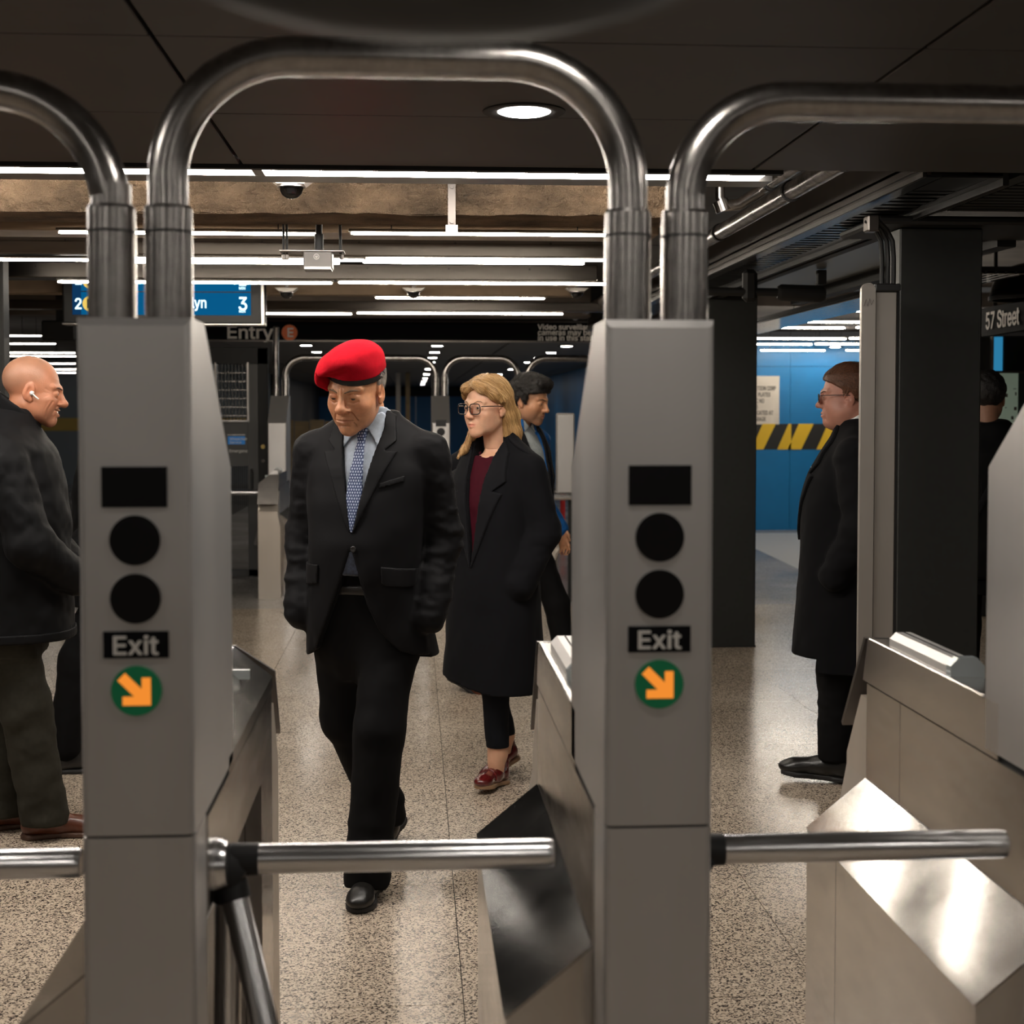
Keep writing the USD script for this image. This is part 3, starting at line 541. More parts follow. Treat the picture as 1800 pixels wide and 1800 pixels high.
# ------------------------------------------------------------------ turnstiles
PW, PH, SEAM = .163, 1.685, .924       # post width, post height, height of the seam in the post
YT = 2.134
def rounded_post(poly, x0, x1, y0, y1, r=.012):
    side = man(prism(poly, x0, x1, 'x'))
    plan = man(prism(Polygon([(x0 + r, y0 + r), (x1 - r, y0 + r), (x1 - r, y1 - r), (x0 + r, y1 - r)]).buffer(r, 4), -.01, 2, 'z'))
    return tri(side ^ plan)
def turnstile(label, loc, rotz=0, group=None, lower=((.0, .06, -1.0), (-.02, .03, -1.0)), back=True):
    w = PW / 2; t = thing('turnstile', label, 'turnstile', loc, rotz, group)
    upper = [(0, SEAM + .004), (0, PH - .012), (.012, PH), (.145, PH), (.47, 1.44), (.47, SEAM + .004)]
    obj('post', rounded_post(upper, -w, w, 0, .47), steel, t, smooth=25)
    obj('post_base', rounded_post([(0, 0), (0, SEAM), (.13, SEAM), (.13, 0)], -w, w, 0, .13), steel, t, smooth=25)
    obj('post_core', bx(-w + .006, w - .006, .006, .44, SEAM - .02, SEAM + .02), gap_black, t)
    # cabinet: sections across the lane, run along the lane
    c0, c1 = .14, 1.146
    cap = [(-w, .918), (w, .918), (w, .945), (.0, 1.018), (-w, 1.02)]
    capm = tri(man(prism(cap, .40, c1 + .3, 'y')) ^ man(prism([(.40, .9), (1.146 + .05, .9), (1.146, 1.05), (.40, 1.05)], -1, 1, 'x')))
    obj('cabinet_cap', capm, steel_side, t)
    obj('cap_edge', bx(-w - .001, -w + .012, .47, 1.146, 1.014, 1.0235, .002), steel_side, t)
    ys_ = (c0, .926, 1.30)
    for k in range(2):                                             # two side panels with a seam between
        up_ = [(-w, .915), (w, .915), (w, .765), (.045, .765), (.045, 0), (-w - .139, 0), (-w - .139, .577), (-w, .69)] if k == 0 else [(-w, .915), (w, .915), (w, 0), (-w - .139, 0), (-w - .139, .577), (-w, .69)]
        y1 = ys_[k + 1] if k == 0 else 1.16
        obj('side_panel', prism(up_, ys_[k] + .0015, y1 - .0015, 'y'), steel_side, t)
        obj('hood_plate', prism([(-w - .1405, .5765), (-w - .0005, .6905), (-w - .0023, .693), (-w - .1420, .579)], ys_[k] + .002, y1 - .002, 'y'), hood_steel, t)
    obj('end_panel', tri(man(prism([(-w, .88), (w, .88), (w, 0), (-w - .02, 0), (-w - .02, .58), (-w, .69)], 1.16, 1.31, 'y')) ^ man(prism([(1.1, -.1), (1.31, -.1), (1.31, .72), (1.19, .9), (1.1, .9)], -1, 1, 'x'))), steel_end, t)
    sl = np.array([.16, -.22]); sl = sl / np.linalg.norm(sl); a = np.array([1.165, 1.02]); b = a + sl * .30; nn = np.array([-sl[1], sl[0]]) * .012
    obj('end_plate', tri(man(prism([a, b, b + nn, a + nn], -w - .002, w + .002, 'x')) ^ man(prism([(-w - .01, 1.02), (0, 1.018), (w + .01, .943), (w + .01, .5), (-w - .01, .5)], 1, 2, 'y'))), steel_dark, t)
    # slot-reader hump on the cap
    h = tri(man(prism([(-.062, 1.0), (-.062, 1.036), (-.048, 1.05), (-.014, 1.05), (.0, 1.036), (.0, 1.0)], .70, 1.06, 'y')))
    obj('reader_hump', h, steel, t, smooth=20)
    oc = Polygon([(-.066, 1.005), (-.066, 1.04), (-.05, 1.057), (-.012, 1.057), (.004, 1.04), (.004, 1.005)])
    obj('reader_end', prism(oc, .675, .70, 'y'), mat('reader_end', (.45, .50, .52), .2, .4) if not stage.GetPrimAtPath('/World/Looks/reader_end') else '/World/Looks/reader_end', t)
    obj('reader_slit', bx(-.032, -.029, .70, 1.06, 1.048, 1.0515), gap_black, t)
    obj('status_light', bx(.018, .058, .93, .945, .985, 1.004), mat('status_glass', (.5, .55, .55), .2) if not stage.GetPrimAtPath('/World/Looks/status_glass') else '/World/Looks/status_glass', t)
    # service panel and lock on the recessed side
    obj('service_door', bx(.045, .049, .30, .72, .12, .68, .002), steel_dark, t); obj('recess_face', bx(.0405, .0465, .145, .92, .01, .764), steel_dark, t)
    obj('door_lock', lathe([(.014, 0), (.020, 0), (.020, .004), (.014, .004)], 20, (.049, .45, .48), (1, 0, 0)), gap_black, t)
    # hub and three arms
    hub = np.array([.10, .235, .80]); obj('hub_boss', tube([(w - .06, .20, .822), (w + .006, .20, .822), (w + .022, .20, .822)], [.042, .042, .036], 24), steel_arm, t, smooth=35)
    ax = np.array([.70, 0, -.714])
    obj('hub', lathe([(0, -.035), (.030, -.032), (.040, -.005), (.034, .02), (.014, .03), (0, .03)], 28, hub, ax), black_rubber, t, smooth=35)
    def rot(v, a):
        v = np.array(v); return v * math.cos(a) + np.cross(ax, v) * math.sin(a) + ax * ax.dot(v) * (1 - math.cos(a))
    for k in range(3):
        d = np.array((1.0, 0, 0) if k == 0 else lower[k - 1]); d = d / np.linalg.norm(d); L = .535 if k == 0 else .50
        st_ = hub + np.array([0, 0, .017]) if k == 0 else hub; rr = .0245 if k == 0 else .022
        obj('arm', tube([st_ + d * .035, st_ + d * (L - .012), st_ + d * (L - .002), st_ + d * L], [rr, rr, rr * .93, rr * .80], 24), steel_arm, t, smooth=40)
        obj('arm_socket', tube([st_ + d * .005, st_ + d * .05], [.027, .0265], 16), black_rubber, t, smooth=40)
    # signals on both faces of the post
    for f, y, lo in (((1, -.001, 0), (-1, .471, 0)) if back else ((1, -.001, 0),)):
        s = sub('signal_panel', t)
        def flat(poly, d0, d1): return prism(poly, y - f * d0, y - f * d1, 'y')
        obj('display', flat([(-.047, 1.41), (.047, 1.41), (.047, 1.469), (-.047, 1.469)], 0, .002), lens_black, s)
        for zc in (1.362, 1.277): obj('lamp', flat(Point(0, zc).buffer(.0365, 12), 0, .003), lens_black, s)
        obj('exit_plate', flat([(-.047, 1.190), (.047, 1.190), (.047, 1.229), (-.047, 1.229)], 0, .002), sign_black, s)
        tm = text('Exit', .0265, (0, 0, 0), center=True, squeeze=1.08)
        if f < 0: tm.vertices[:, :2] *= -1
        tm.apply_translation((0, y - f * .0022, 1.209)); obj('exit_lettering', tm, white_print, s)
        obj('arrow_lamp', flat(Point(0, 1.142).buffer(.0365, 12), 0, .003), green_lens if f > 0 else lens_black, s)
        if f < 0: continue
        u, v = np.array([1, -1]) / math.sqrt(2), np.array([1, 1]) / math.sqrt(2)
        P = [(-.036, -.0085), (.0, -.0085), (.0, 0)]
        q = [u * -.030 - v * .0075, u * .004 - v * .0075, u * -.008 - v * .0195, u * .001 - v * .0285, u * .0295 , u * .001 + v * .0285, u * -.008 + v * .0195, u * .004 + v * .0075, u * -.030 + v * .0075]
        obj('arrow', flat([(x * f, z + 1.142) for x, z in q] if f > 0 else [(-x, z + 1.142) for x, z in q], .003, .0045), amber, s)
    return t
XP = [W(235, 722, YT)[0], W(1160.5, 722, YT)[0]]; PITCH_T = XP[1] - XP[0]
XP.append(XP[1] + PITCH_T)
t1 = turnstile('first turnstile: the steel post left of the man in the red beret', (XP[0], YT, 0), lower=((.26, -.28, -.92), (-.02, .03, -1.0)), back=False)
t2 = turnstile('second turnstile: the steel post right of the woman, showing Exit', (XP[1], YT, 0))
t3 = dup(t2, (XP[2], YT, 0), 0, 'third turnstile: only its cabinet and post edge show at the right edge')
t0 = dup(t1, (XP[0] - PITCH_T, YT, 0), 0, 'turnstile beyond the left edge whose arm crosses the lower left corner')

# hoops over the lanes
def hoop(label, xa, xb, y, top, R, loc=(0, 0, 0), rotz=0, r=.0298, group=None):
    c = (xa + xb) / 2; t = thing('lane_hoop', label, 'hoop', (c, y, PH), rotz, group); a, b = xa - c, xb - c; h = top - PH
    th = np.linspace(0, math.pi / 2, 13)
    p = [(a, 0, 0), (a, 0, .2)] + [(a + R - R * math.cos(x), 0, h - R + R * math.sin(x)) for x in th] + [(b - R + R * math.sin(x), 0, h - R + R * math.cos(x)) for x in th] + [(b, 0, .2), (b, 0, 0)]
    obj('tube', tube(p, r, 28), steel_tube, t, smooth=40)
    for x in (a, b):
        s = obj('sleeve', tube([(x, 0, -.006), (x, 0, .164), (x, 0, .169)], [.0355, .0355, .0325], 28), steel_tube, t, smooth=30)
        obj('sleeve_ring', lathe([(.0335, .128), (.0361, .128), (.0361, .132), (.0335, .132)], 28, (x, 0, 0)), column_dark, t)
    return t
YHp = YT + .07
L = lambda px: W(px, 500, YHp)[0]
hoop('tallest steel tube hoop arching over the middle lane', L(297), L(1103), YHp, 2.078, .185)
hoop('steel tube hoop cut off by the left edge', L(197) - .70, L(197), YHp, 2.022, .175)
hoop('steel tube hoop cut off by the right edge', L(1203), L(1203) + .72, YHp, 2.022, .155)

# the second row, facing the other way
Y2 = 12.90
xr = [W(487, 760, Y2)[0], W(775, 760, Y2)[0], W(924, 760, Y2)[0], W(1075, 760, Y2)[0]]
for x, lab in zip(xr, ('far turnstile with a pale cabinet between the gate and the man', 'far turnstile whose bright post shows between the man and the woman', 'far turnstile mostly hidden behind the man in the blue jacket', 'far turnstile hidden behind the second near post')):
    dup(t1 if 'cabinet between' in lab else t2, (x, Y2 + .45, 0), 180, lab)
hoop('wide far hoop above the red beret', xr[0] + .043, xr[1] - .040, Y2 + .38, 2.03, .17)
hoop('narrow far hoop above the blonde woman', xr[1] + .040, xr[2] - .043, Y2 + .38, 2.03, .17)
hoop('far hoop right of the man in the blue jacket', xr[2] + .043, xr[3] - .043, Y2 + .38, 2.03, .17)
fp = thing('far_rail', 'straight steel tube rising from the leftmost far turnstile', 'rail', (xr[0] - .043, Y2 + .38, PH)); obj('tube', tube([(0, 0, 0), (0, 0, .45), (.012, -.05, .62)], .028, 20), steel_tube, fp, smooth=40); obj('sleeve', tube([(0, 0, -.006), (0, 0, .10)], .034, 20), steel_tube, fp, smooth=40)

pp = W(994, 800, 11.6); gpp = thing('gate_panel', 'plain grey metal panel over a bright steel bar beside the red post', 'gate', (pp[0], 11.6, 0))
def gz(y): return W(994, y, 11.6)[2]
obj('panel', bx(-.075, .075, 0, .05, gz(868), gz(726), .012), steel, gpp); obj('bar', tube([(-.09, -.02, gz(874)), (.09, -.02, gz(874))], .024, 16), steel_arm, gpp, smooth=40)
obj('upright', bx(.03, .07, .05, .09, 0, gz(760)), column_dark, gpp)
# ------------------------------------------------------------------ shaping people: distance fields meshed by surface nets
def cap(a, b, r0, r1):
    a, b = np.array(a, float), np.array(b, float); ba = b - a; L2 = ba @ ba
    def f(p):
        q = p - a; t = np.clip(q @ ba / L2, 0, 1); return np.linalg.norm(q - t[:, None] * ba, axis=1) - (r0 + t * (r1 - r0))
    return f
def ell(c, r, R=None):
    c, r = np.array(c, float), np.array(r, float)
    def f(p):
        q = p - c
        if R is not None: q = q @ R
        k0 = np.linalg.norm(q / r, axis=1); k1 = np.linalg.norm(q / r**2, axis=1); return k0 * (k0 - 1) / np.maximum(k1, 1e-9)
    return f
def loft(rows, n=2.3):
    rows = np.array(sorted(rows), float); z = rows[:, 0]
    zz = np.linspace(z[0], z[-1], 200); tab = [np.interp(zz, z, rows[:, k]) for k in range(1, 5)]
    ker = np.ones(9) / 9; tab = [np.convolve(np.pad(t, 4, 'edge'), ker, 'valid') for t in tab]
    def f(p):
        cx, cy, rx, ry = (np.interp(p[:, 2], zz, t) for t in tab)
        u = np.abs((p[:, 0] - cx) / rx); v = np.abs((p[:, 1] - cy) / ry); d = ((u**n + v**n + 1e-12)**(1 / n) - 1) * np.minimum(rx, ry)
        return np.maximum(d, np.maximum(z[0] - p[:, 2], p[:, 2] - z[-1]))
    return f
def su(k, *fs):
    def f(p):
        d = fs[0](p)
        for g in fs[1:]:
            e = g(p); h = np.maximum(k - np.abs(d - e), 0) / k; d = np.minimum(d, e) - h * h * k * .25
        return d
    return f
def cut(k, a, *bs):
    def f(p):
        d = a(p)
        for b in bs:
            e = -b(p); h = np.maximum(k - np.abs(d - e), 0) / k; d = np.maximum(d, e) + h * h * k * .25
        return d
    return f
def inter(*fs): return lambda p: np.max([g(p) for g in fs], axis=0)
def off(f, d): return lambda p: f(p) - d
def plane(n, c):
    n = np.array(n, float); n /= np.linalg.norm(n); return lambda p: (p - np.array(c, float)) @ n
def xf(f, t, R=np.eye(3), s=1.0):
    t = np.array(t, float); return lambda p: s * f((p - t) @ R / s)
def rot(x=0, y=0, z=0): return trimesh.transformations.euler_matrix(math.radians(x), math.radians(y), math.radians(z), 'rxyz')[:3, :3] if False else (trimesh.transformations.rotation_matrix(math.radians(z), [0, 0, 1]) @ trimesh.transformations.rotation_matrix(math.radians(x), [1, 0, 0]) @ trimesh.transformations.rotation_matrix(math.radians(y), [0, 1, 0]))[:3, :3]
def poly(pts, axis='y'):
    """Signed distance to an endless prism over a polygon in (x, z) (axis y) or (y, z) (axis x)."""
    P = np.array(pts, float); Q = np.roll(P, -1, 0); ia = 0 if axis == 'y' else 1
    def f(p):
        q = p[:, [ia, 2]]; d = np.full(len(q), 1e9); s = np.zeros(len(q), bool)
        for a, b in zip(P, Q):
            e = b - a; w = q - a; t = np.clip(w @ e / (e @ e), 0, 1); d = np.minimum(d, np.linalg.norm(w - t[:, None] * e, axis=1))
            c = (a[1] <= q[:, 1]) != (b[1] <= q[:, 1]); s ^= c & (q[:, 0] < a[0] + (q[:, 1] - a[1]) * e[0] / (e[1] if abs(e[1]) > 1e-12 else 1e-12))
        return np.where(s, -d, d)
    return f
def folds(f, amp, freq, seed=0, gate=None):
    """Cloth folds: noise pushes the surface in and out; freq per axis."""
    fr = np.array(freq, float)
    def g(p):
        n = meshkit.fbm(p * fr + 7.3, 2, seed) - .5
        return f(p) + amp * 2 * n * (1 if gate is None else gate(p))
    return g
def front(y=0.0): return lambda p: p[:, 1] - y
def shell(base, out, inn, *lim): return inter(off(base, out), lambda p: -base(p) - inn, *lim)

def nets(f, lo, hi, h):
    lo, hi = np.array(lo, float), np.array(hi, float); B = 8
    nb = np.maximum(np.ceil((hi - lo) / (h * B)).astype(int), 1); n = nb * B + 1
    bi = np.stack(np.meshgrid(*[np.arange(k) for k in nb], indexing='ij'), -1).reshape(-1, 3)
    c = lo + (bi + .5) * B * h; dc = f(c); keep = np.abs(dc) < B * h * .87 * 1.7
    V = np.empty(n, np.float32); sgn = np.where(dc < 0, -1., 1.).reshape(nb)
    V[:-1, :-1, :-1] = np.repeat(np.repeat(np.repeat(sgn, B, 0), B, 1), B, 2); V[-1] = V[-2]; V[:, -1] = V[:, -2]; V[:, :, -1] = V[:, :, -2]
    mask = np.zeros(n, bool)
    for i, j, k in bi[keep]: mask[i*B:i*B+B+1, j*B:j*B+B+1, k*B:k*B+B+1] = True
    idx = np.argwhere(mask)
    for s in range(0, len(idx), 400000): q = idx[s:s + 400000]; V[q[:, 0], q[:, 1], q[:, 2]] = f(lo + q * h)
    for ax in range(3):                                            # close what the box cuts
        sl = [slice(None)] * 3
        for e in (0, -1): sl[ax] = e; V[tuple(sl)] = np.maximum(V[tuple(sl)], 1e-3)
    s = V < 0; C = np.zeros(n - 1, np.int8); cs = [(i, j, k) for i in (0, 1) for j in (0, 1) for k in (0, 1)]
    S = lambda A, o: A[o[0]:A.shape[0] - 1 + o[0], o[1]:A.shape[1] - 1 + o[1], o[2]:A.shape[2] - 1 + o[2]]
    for o in cs: C += S(s, o)
    act = np.argwhere((C > 0) & (C < 8)); ids = np.full(n - 1, -1, np.int64); ids[tuple(act.T)] = np.arange(len(act))
    acc, cnt = np.zeros((len(act), 3)), np.zeros(len(act))
    for a in cs:
        for ax in range(3):
            if a[ax]: continue
            b = list(a); b[ax] = 1; pa, pb = act + a, act + b; va, vb = V[tuple(pa.T)].astype(float), V[tuple(pb.T)].astype(float)
            m = (va < 0) != (vb < 0); t = np.where(m, va / np.where(m, va - vb, 1), 0); acc += np.where(m[:, None], pa + t[:, None] * (pb - pa), 0); cnt += m
    v = lo + acc / cnt[:, None] * h; F = []
    for ax in range(3):
        u, w = (ax + 1) % 3, (ax + 2) % 3; A = np.moveaxis(s, ax, 0); ch = np.argwhere(np.moveaxis(A[:-1] != A[1:], 0, ax))
        ch = ch[(ch[:, u] > 0) & (ch[:, w] > 0) & (ch[:, u] < n[u] - 1) & (ch[:, w] < n[w] - 1)]
        ins = s[tuple(ch.T)]; q = []
        for du, dw in ((1, 1), (0, 1), (0, 0), (1, 0)):
            cc = ch.copy(); cc[:, u] -= du; cc[:, w] -= dw; q.append(ids[tuple(cc.T)])
        q = np.stack(q, 1); q[~ins] = q[~ins][:, ::-1]; F.append(q)
    F = np.concatenate(F) if F else np.zeros((0, 4), int)
    return trimesh.Trimesh(v, np.vstack([F[:, [0, 1, 2]], F[:, [0, 2, 3]]]), process=False)
def surf_y(f, x, z, y0=-.6):
    ys_ = np.arange(y0, .3, .002); d = f(np.stack([np.full_like(ys_, x), ys_, np.full_like(ys_, z)], 1)); k = np.argmax(d < 0); return ys_[k]

# ------------------------------------------------------------------ heads
def head(nose=1.0, fat=0.0, female=0, age=0.0, smile=0.0, lid=.0035, jaw=1.0, ear=1.0, ez=-.0015, mouth=1.0):
    """Eye level at the origin, facing -y, chin at about z = -0.12, crown at 0.122."""
    S = (-1, 1); fw = 1 - .05 * female
    d = su(.035, ell((0, .016, .038), (.0765, .098, .084)), ell((0, -.022, -.028), (.0655 * fw, .072, .088)))
    for s in S: d = su(.028, d, cap((s * .052 * fw * jaw, .012, -.056), (s * .016 * jaw, -.066, -.100), .019 * jaw, .016 * jaw**.5))
    d = su(.022, d, ell((0, -.076, -.101), (.023 * jaw, .019, .019)))
    if fat: d = su(.03, d, ell((0, -.015, -.098), (.052 + .02 * fat, .058, .030 + .02 * fat)), ell((.045, -.02, -.06), (.022 + .012 * fat, .04, .03)), ell((-.045, -.02, -.06), (.022 + .012 * fat, .04, .03)))
    for s in S: d = su(.030, d, ell((s * .042 * fw, -.052, -.030), (.021, .024, .018)), ell((s * .040 * fw * jaw, -.030, -.060), (.022 * jaw, .042, .036)))
    for s in S: d = su(.014, d, cap((s * .006, -.0885, .018), (s * .048, -.068, .022), .0105 - .003 * female, .008))
    d = cut(.013, d, *[ell((s * .033, -.099, .000), (.0185, .017, .0115)) for s in S])
    for s in S: d = su(.0045, d, ell((s * .0325, -.0755, -.001), (.0165, .0155, .0150)))
    d = su(.009, d, cap((0, -.0885, .014), (0, -.1085 - .004 * (nose - 1), -.029), .0075, .0108 * nose), ell((0, -.1125 - .006 * (nose - 1), -.0335), (.0125 * nose, .0115 * nose, .0105 * nose)), *[ell((s * .0125 * nose, -.0985, -.0375), (.0085 * nose, .0105, .0082)) for s in S])
    d = cut(.003, d, *[ell((s * .0068 * nose, -.1045, -.0465), (.0042, .006, .0045)) for s in S])
    mz, mx, my = -.070 + .004 * smile, .0245 * mouth + .009 * smile, .007 * smile
    d = su(.016, d, ell((0, -.084, -.068), (.030, .0135, .021)))
    for s in S:
        d = su(.004, d, cap((0, -.0985, mz + .0055 + .001 * smile), (s * mx * .9, -.0885 + my, mz + .002 + .008 * smile), .0046 - .001 * smile, .0024))
        d = su(.005, d, cap((0, -.0970, mz - .0065 - .006 * smile), (s * mx * .75, -.0905 + my, mz - .003 + .004 * smile), .0058, .0028))
    d = cut(.003, d, *[cap((0, -.1030, mz - .0005), (s * mx, -.0895 + my, mz + .0085 * smile), .0015 + .0040 * smile, .0014 + .0008 * smile) for s in S])
    d = cut(.0022, d, *[ell((s * .0325, -.0925, ez), (.0125, .0070, lid)) for s in S])
    Rr = rot(x=12)
    for s in S:
        e = su(.004, ell((s * .0785, .012, -.008), (.0075 * ear, .0205 * ear, .0330 * ear), Rr), ell((s * .0775, .004, -.034), (.006, .010, .011)))
        e = cut(.004, e, ell((s * .0885, .009, -.006), (.0075, .0110, .0210), Rr), ell((s * .084, -.002, -.013), (.007, .006, .007)))
        d = su(.006, d, e)
    if not age: return d
    fl = [([(.0195, -.040), (.029, -.053), (.0365 + .004 * smile, -.072)], .0024, .0024), ([(.0275, -.077), (.0300, -.093)], .0020, .0015), ([(.017, -.0135), (.031, -.0185), (.046, -.0130)], .0018, .0013), ([(.019, .0085), (.033, .0115), (.048, .006)], .0014, .0011), ([(.0045, .011), (.0055, .028)], .0014, .0014), ([(0, .044), (.038, .046)], .0014, .0007), ([(0, .054), (.034, .055)], .0014, .0006), ([(.0, -.0855), (.013, -.0865)], .0030, .0018)]
    sl = [] if not smile else [([(-.060, .004), (-.042, .014)], .0016, .0011), ([(-.060, -.002), (-.040, -.001)], .0016, .0011), ([(-.060, -.007), (-.044, -.018)], .0016, .0011), ([(-.074, -.030), (-.062, -.058), (-.056, -.090)], .0028, .0022), ([(-.062, -.030), (-.050, -.060)], .0020, .0012)]
    def seg(u, w, P):
        out = np.full(len(u), 1.0)
        for a, b in zip(P[:-1], P[1:]):
            a, b = np.array(a), np.array(b); e = b - a; t = np.clip(((u - a[0]) * e[0] + (w - a[1]) * e[1]) / (e @ e), 0, 1); out = np.minimum(out, np.hypot(u - a[0] - t * e[0], w - a[1] - t * e[1]))
        return out
    def g(p):
        v = d(p); m = (np.abs(v) < .02) & (p[:, 1] < -.02) & (p[:, 2] > -.12) & (p[:, 2] < .08); q = p[m]; x = np.abs(q[:, 0]); add = 0
        for P, w, dep in fl: add = add + dep * np.exp(-(seg(x, q[:, 2], P) / w)**2) * (q[:, 1] < -.055)
        for P, w, dep in sl: add = add + dep * np.exp(-(seg(q[:, 1], q[:, 2], P) / w)**2) * np.clip((x - .036) / .008, 0, 1)
        v[m] += age * add; return v
    return g
def skin_tint(q, base, lips=(.45, .16, .12), blush=.25, stubble=0.0, scalp=0.0, smile=0.0, freckle=.06):
    g = lambda c, r: np.exp(-(((q - np.array(c)) / np.array(r))**2).sum(1)); b = np.array(base); T = np.repeat(b[None], len(q), 0)
    T = T * (1 + freckle * 2 * (meshkit.fbm(q * 90, 3, 4)[:, None] - .5) + .16 * (meshkit.fbm(q * 22, 2, 8)[:, None] - .5))
    red = np.clip(g((0, -.112, -.034), (.016, .02, .014)) + .8 * g((.042, -.065, -.035), (.022, .03, .02)) + .8 * g((-.042, -.065, -.035), (.022, .03, .02)) + .7 * g((.08, .01, -.01), (.012, .03, .04)) + .7 * g((-.08, .01, -.01), (.012, .03, .04)), 0, 1)[:, None]
    T = T * (1 - red * blush * np.array([.05, .45, .5]))
    if stubble:
        m = np.clip(g((0, -.075, -.085), (.055, .05, .032)) * 1.3 + g((.05, -.02, -.07), (.02, .05, .035)) + g((-.05, -.02, -.07), (.02, .05, .035)), 0, 1)[:, None] * stubble * (.75 + .5 * meshkit.noise(q * 700, 3)[:, None])
        T = T * (1 - m) + m * np.array([.07, .055, .05])
    if scalp:
        m = np.clip((q[:, 2] - .012 + .45 * (q[:, 1] + .00)) / .03, 0, 1) * np.clip((q[:, 1] + .045) / .03, 0, 1); m = m[:, None] * scalp
        T = T * (1 - m) + m * np.array([.19, .13, .09])
    mz = -.070 + .004 * smile
    L = np.clip(1.4 * (np.exp(-((q[:, 2] - mz + .0005) / .0085)**2) * np.exp(-(q[:, 0] / .022)**4) * np.clip((-.083 - q[:, 1]) / .006, 0, 1)) - .25, 0, 1)[:, None] * .75
    return T * (1 - L) + L * np.array(lips)
def skin_mat(name, rough=.46):
    return usdkit.material(stage, f'/World/Looks/{name}', {'a': ('attribute', {'attribute': 'tint'}), 't': ('texture_coordinate', {}), 'n': ('noise_texture', {'scale': 380.0, 'detail': 3.0}), 'b': ('bump', {'strength': .5, 'distance': .0008}),
        'p': ('principled_bsdf', {'roughness': rough, 'subsurface_weight': .12, 'subsurface_scale': .004, 'subsurface_radius': (1.0, .35, .2), 'specular_ior_level': .4})},
        [('a.color', 'p.base_color'), ('t.object', 'n.vector'), ('n.fac', 'b.height'), ('b.normal', 'p.normal')], surface='p.BSDF')
skin = skin_mat('skin')
eye_white = mat('eye_white', (.34, .29, .26), .25); iris_mat = mat('iris', (.05, .035, .025), .2); teeth_mat = mat('teeth', (.75, .70, .62), .3)
def cloth(name, color, rough=.85, var=.12, sheen=.0, bump=.0005, bscale=900, **kw):
    return mat(name, color, rough, 0, var=var, vscale=60, bump=bump, bscale=bscale, sheen_weight=sheen * .2, sheen_roughness=.4, spec=kw.pop('spec', .12), **kw)
class Person:
    def __init__(s, label, at, yaw):
        s.t = thing('person', label, 'person', (at[0], at[1], 0), yaw)
    def part(s, name, f, lo, hi, h, m, label=None, parent=None, smooth=True):
        me = nets(f, lo, hi, h); return obj(name, me, m, parent or s.t, smooth, label)
    def body(s, hd, origin, R, sc, tint, mann, h=.0026, neck=None, low=-.2):
        """One skin surface: the head (fine) and the rest of the body (coarser) in one mesh."""
        s.local = hd; fh = xf(hd, origin, R, sc); s.hx = lambda f: xf(f, origin, R, sc); s.o, s.R, s.sc = np.array(origin), R, sc
        full = su(.02, fh, neck) if neck else fh
        o = np.array(origin); zc = o[2] - .175 * sc
        top = nets(inter(full, plane((0, 0, -1), (0, 0, zc - .0))), o - [.13, .17, .19], o + [.13, .17, .16], h)
        bot = nets(inter(su(.03, mann, neck) if neck else mann, plane((0, 0, 1), (0, 0, zc + .004))), (-.55, -.6, .0), (.55, .6, zc + .05), .011)
        try: me = tri(man(top) + man(bot)); assert len(me.faces) > 1000
        except Exception: me = cat(top, bot)
        q = (me.vertices - o) @ R / sc
        s.face = fh; return obj('body', me, skin, s.t, True, None, tint(q))
    def inhead(s, pts): return s.o + s.sc * (np.asarray(pts, float) @ s.R.T)
    def eyes(s, look=(0, -.2), white=None):
        for k in (-1, 1):
            e = trimesh.creation.icosphere(3, .0140 * s.sc); e.apply_translation(s.inhead([k * .0325, -.0757, -.001])); p = obj('eye', e, white or eye_white, s.t, True)
            d = np.array([look[0], -1.0, look[1]], float); d /= np.linalg.norm(d); c = s.inhead(np.array([k * .0325, -.0757, -.001]) + d * .0123)
            obj('iris', lathe([(0, .0022), (.0035, .0018), (.0056, .0003), (.0056, -.001), (0, -.001)], 18, c, s.R @ d), iris_mat, p, True)
    def brows(s, m, thick=.0035, arch=0):
        for k in (-1, 1):
            P_ = [(.012, .0150), (.012, .0185), (.030, .0240 + arch + thick * .4), (.044, .0228 + arch), (.053, .0175), (.044, .0198 + arch), (.030, .0205 + arch - thick * .4)]
            P_ = [(k * x, z) for x, z in P_]; P_ = P_ if k > 0 else P_[::-1]
            f = s.hx(lambda p: np.maximum.reduce([s.local(p) - .0022, poly(P_)(p), p[:, 1] + .03])); o = s.inhead((k * .032, -.085, .02)); s.part('eyebrow', folds(f, .0006, (400, 400, 400)), o - .034, o + .034, .0016, m)
def shoe():
    up = su(.03, cap((0, .085, .045), (0, .0, .052), .036, .038), cap((0, .0, .052), (0, -.10, .036), .038, .036), ell((0, -.125, .032), (.041, .050, .026)), cap((0, .078, .06), (0, .082, .10), .036, .037))
    up = inter(up, plane((0, 0, -1), (0, 0, .012)))
    sole = lambda p: np.maximum(su(.03, lambda q: np.linalg.norm((q[:, :2] - [0, .085]) , axis=1) - .040, lambda q: np.linalg.norm((q[:, :2] - [0, -.10]) / [1, 1.35], axis=1) - .047, lambda q: np.maximum(np.abs(q[:, 0]) - .033, np.abs(q[:, 1]) - .09))(p), np.maximum(-p[:, 2], p[:, 2] - .020))
    return up, sole
def add_shoe(P, pos, R, m, ms, s=1.0, label=None, h=.005, name='shoe'):
    up, sole = shoe(); o = np.array(pos, float); lo, hi = o - .24 * s, o + .24 * s
    a = P.part(name, xf(up, pos, R, s), lo, hi, h, m, label); P.part('sole', xf(sole, pos, R, s), lo, hi, h, ms, None, a)
def limb(*pts, k=.03):
    """pts: (point, radius) along a limb."""
    return su(k, *[cap(a[0], b[0], a[1], b[1]) for a, b in zip(pts[:-1], pts[1:])])
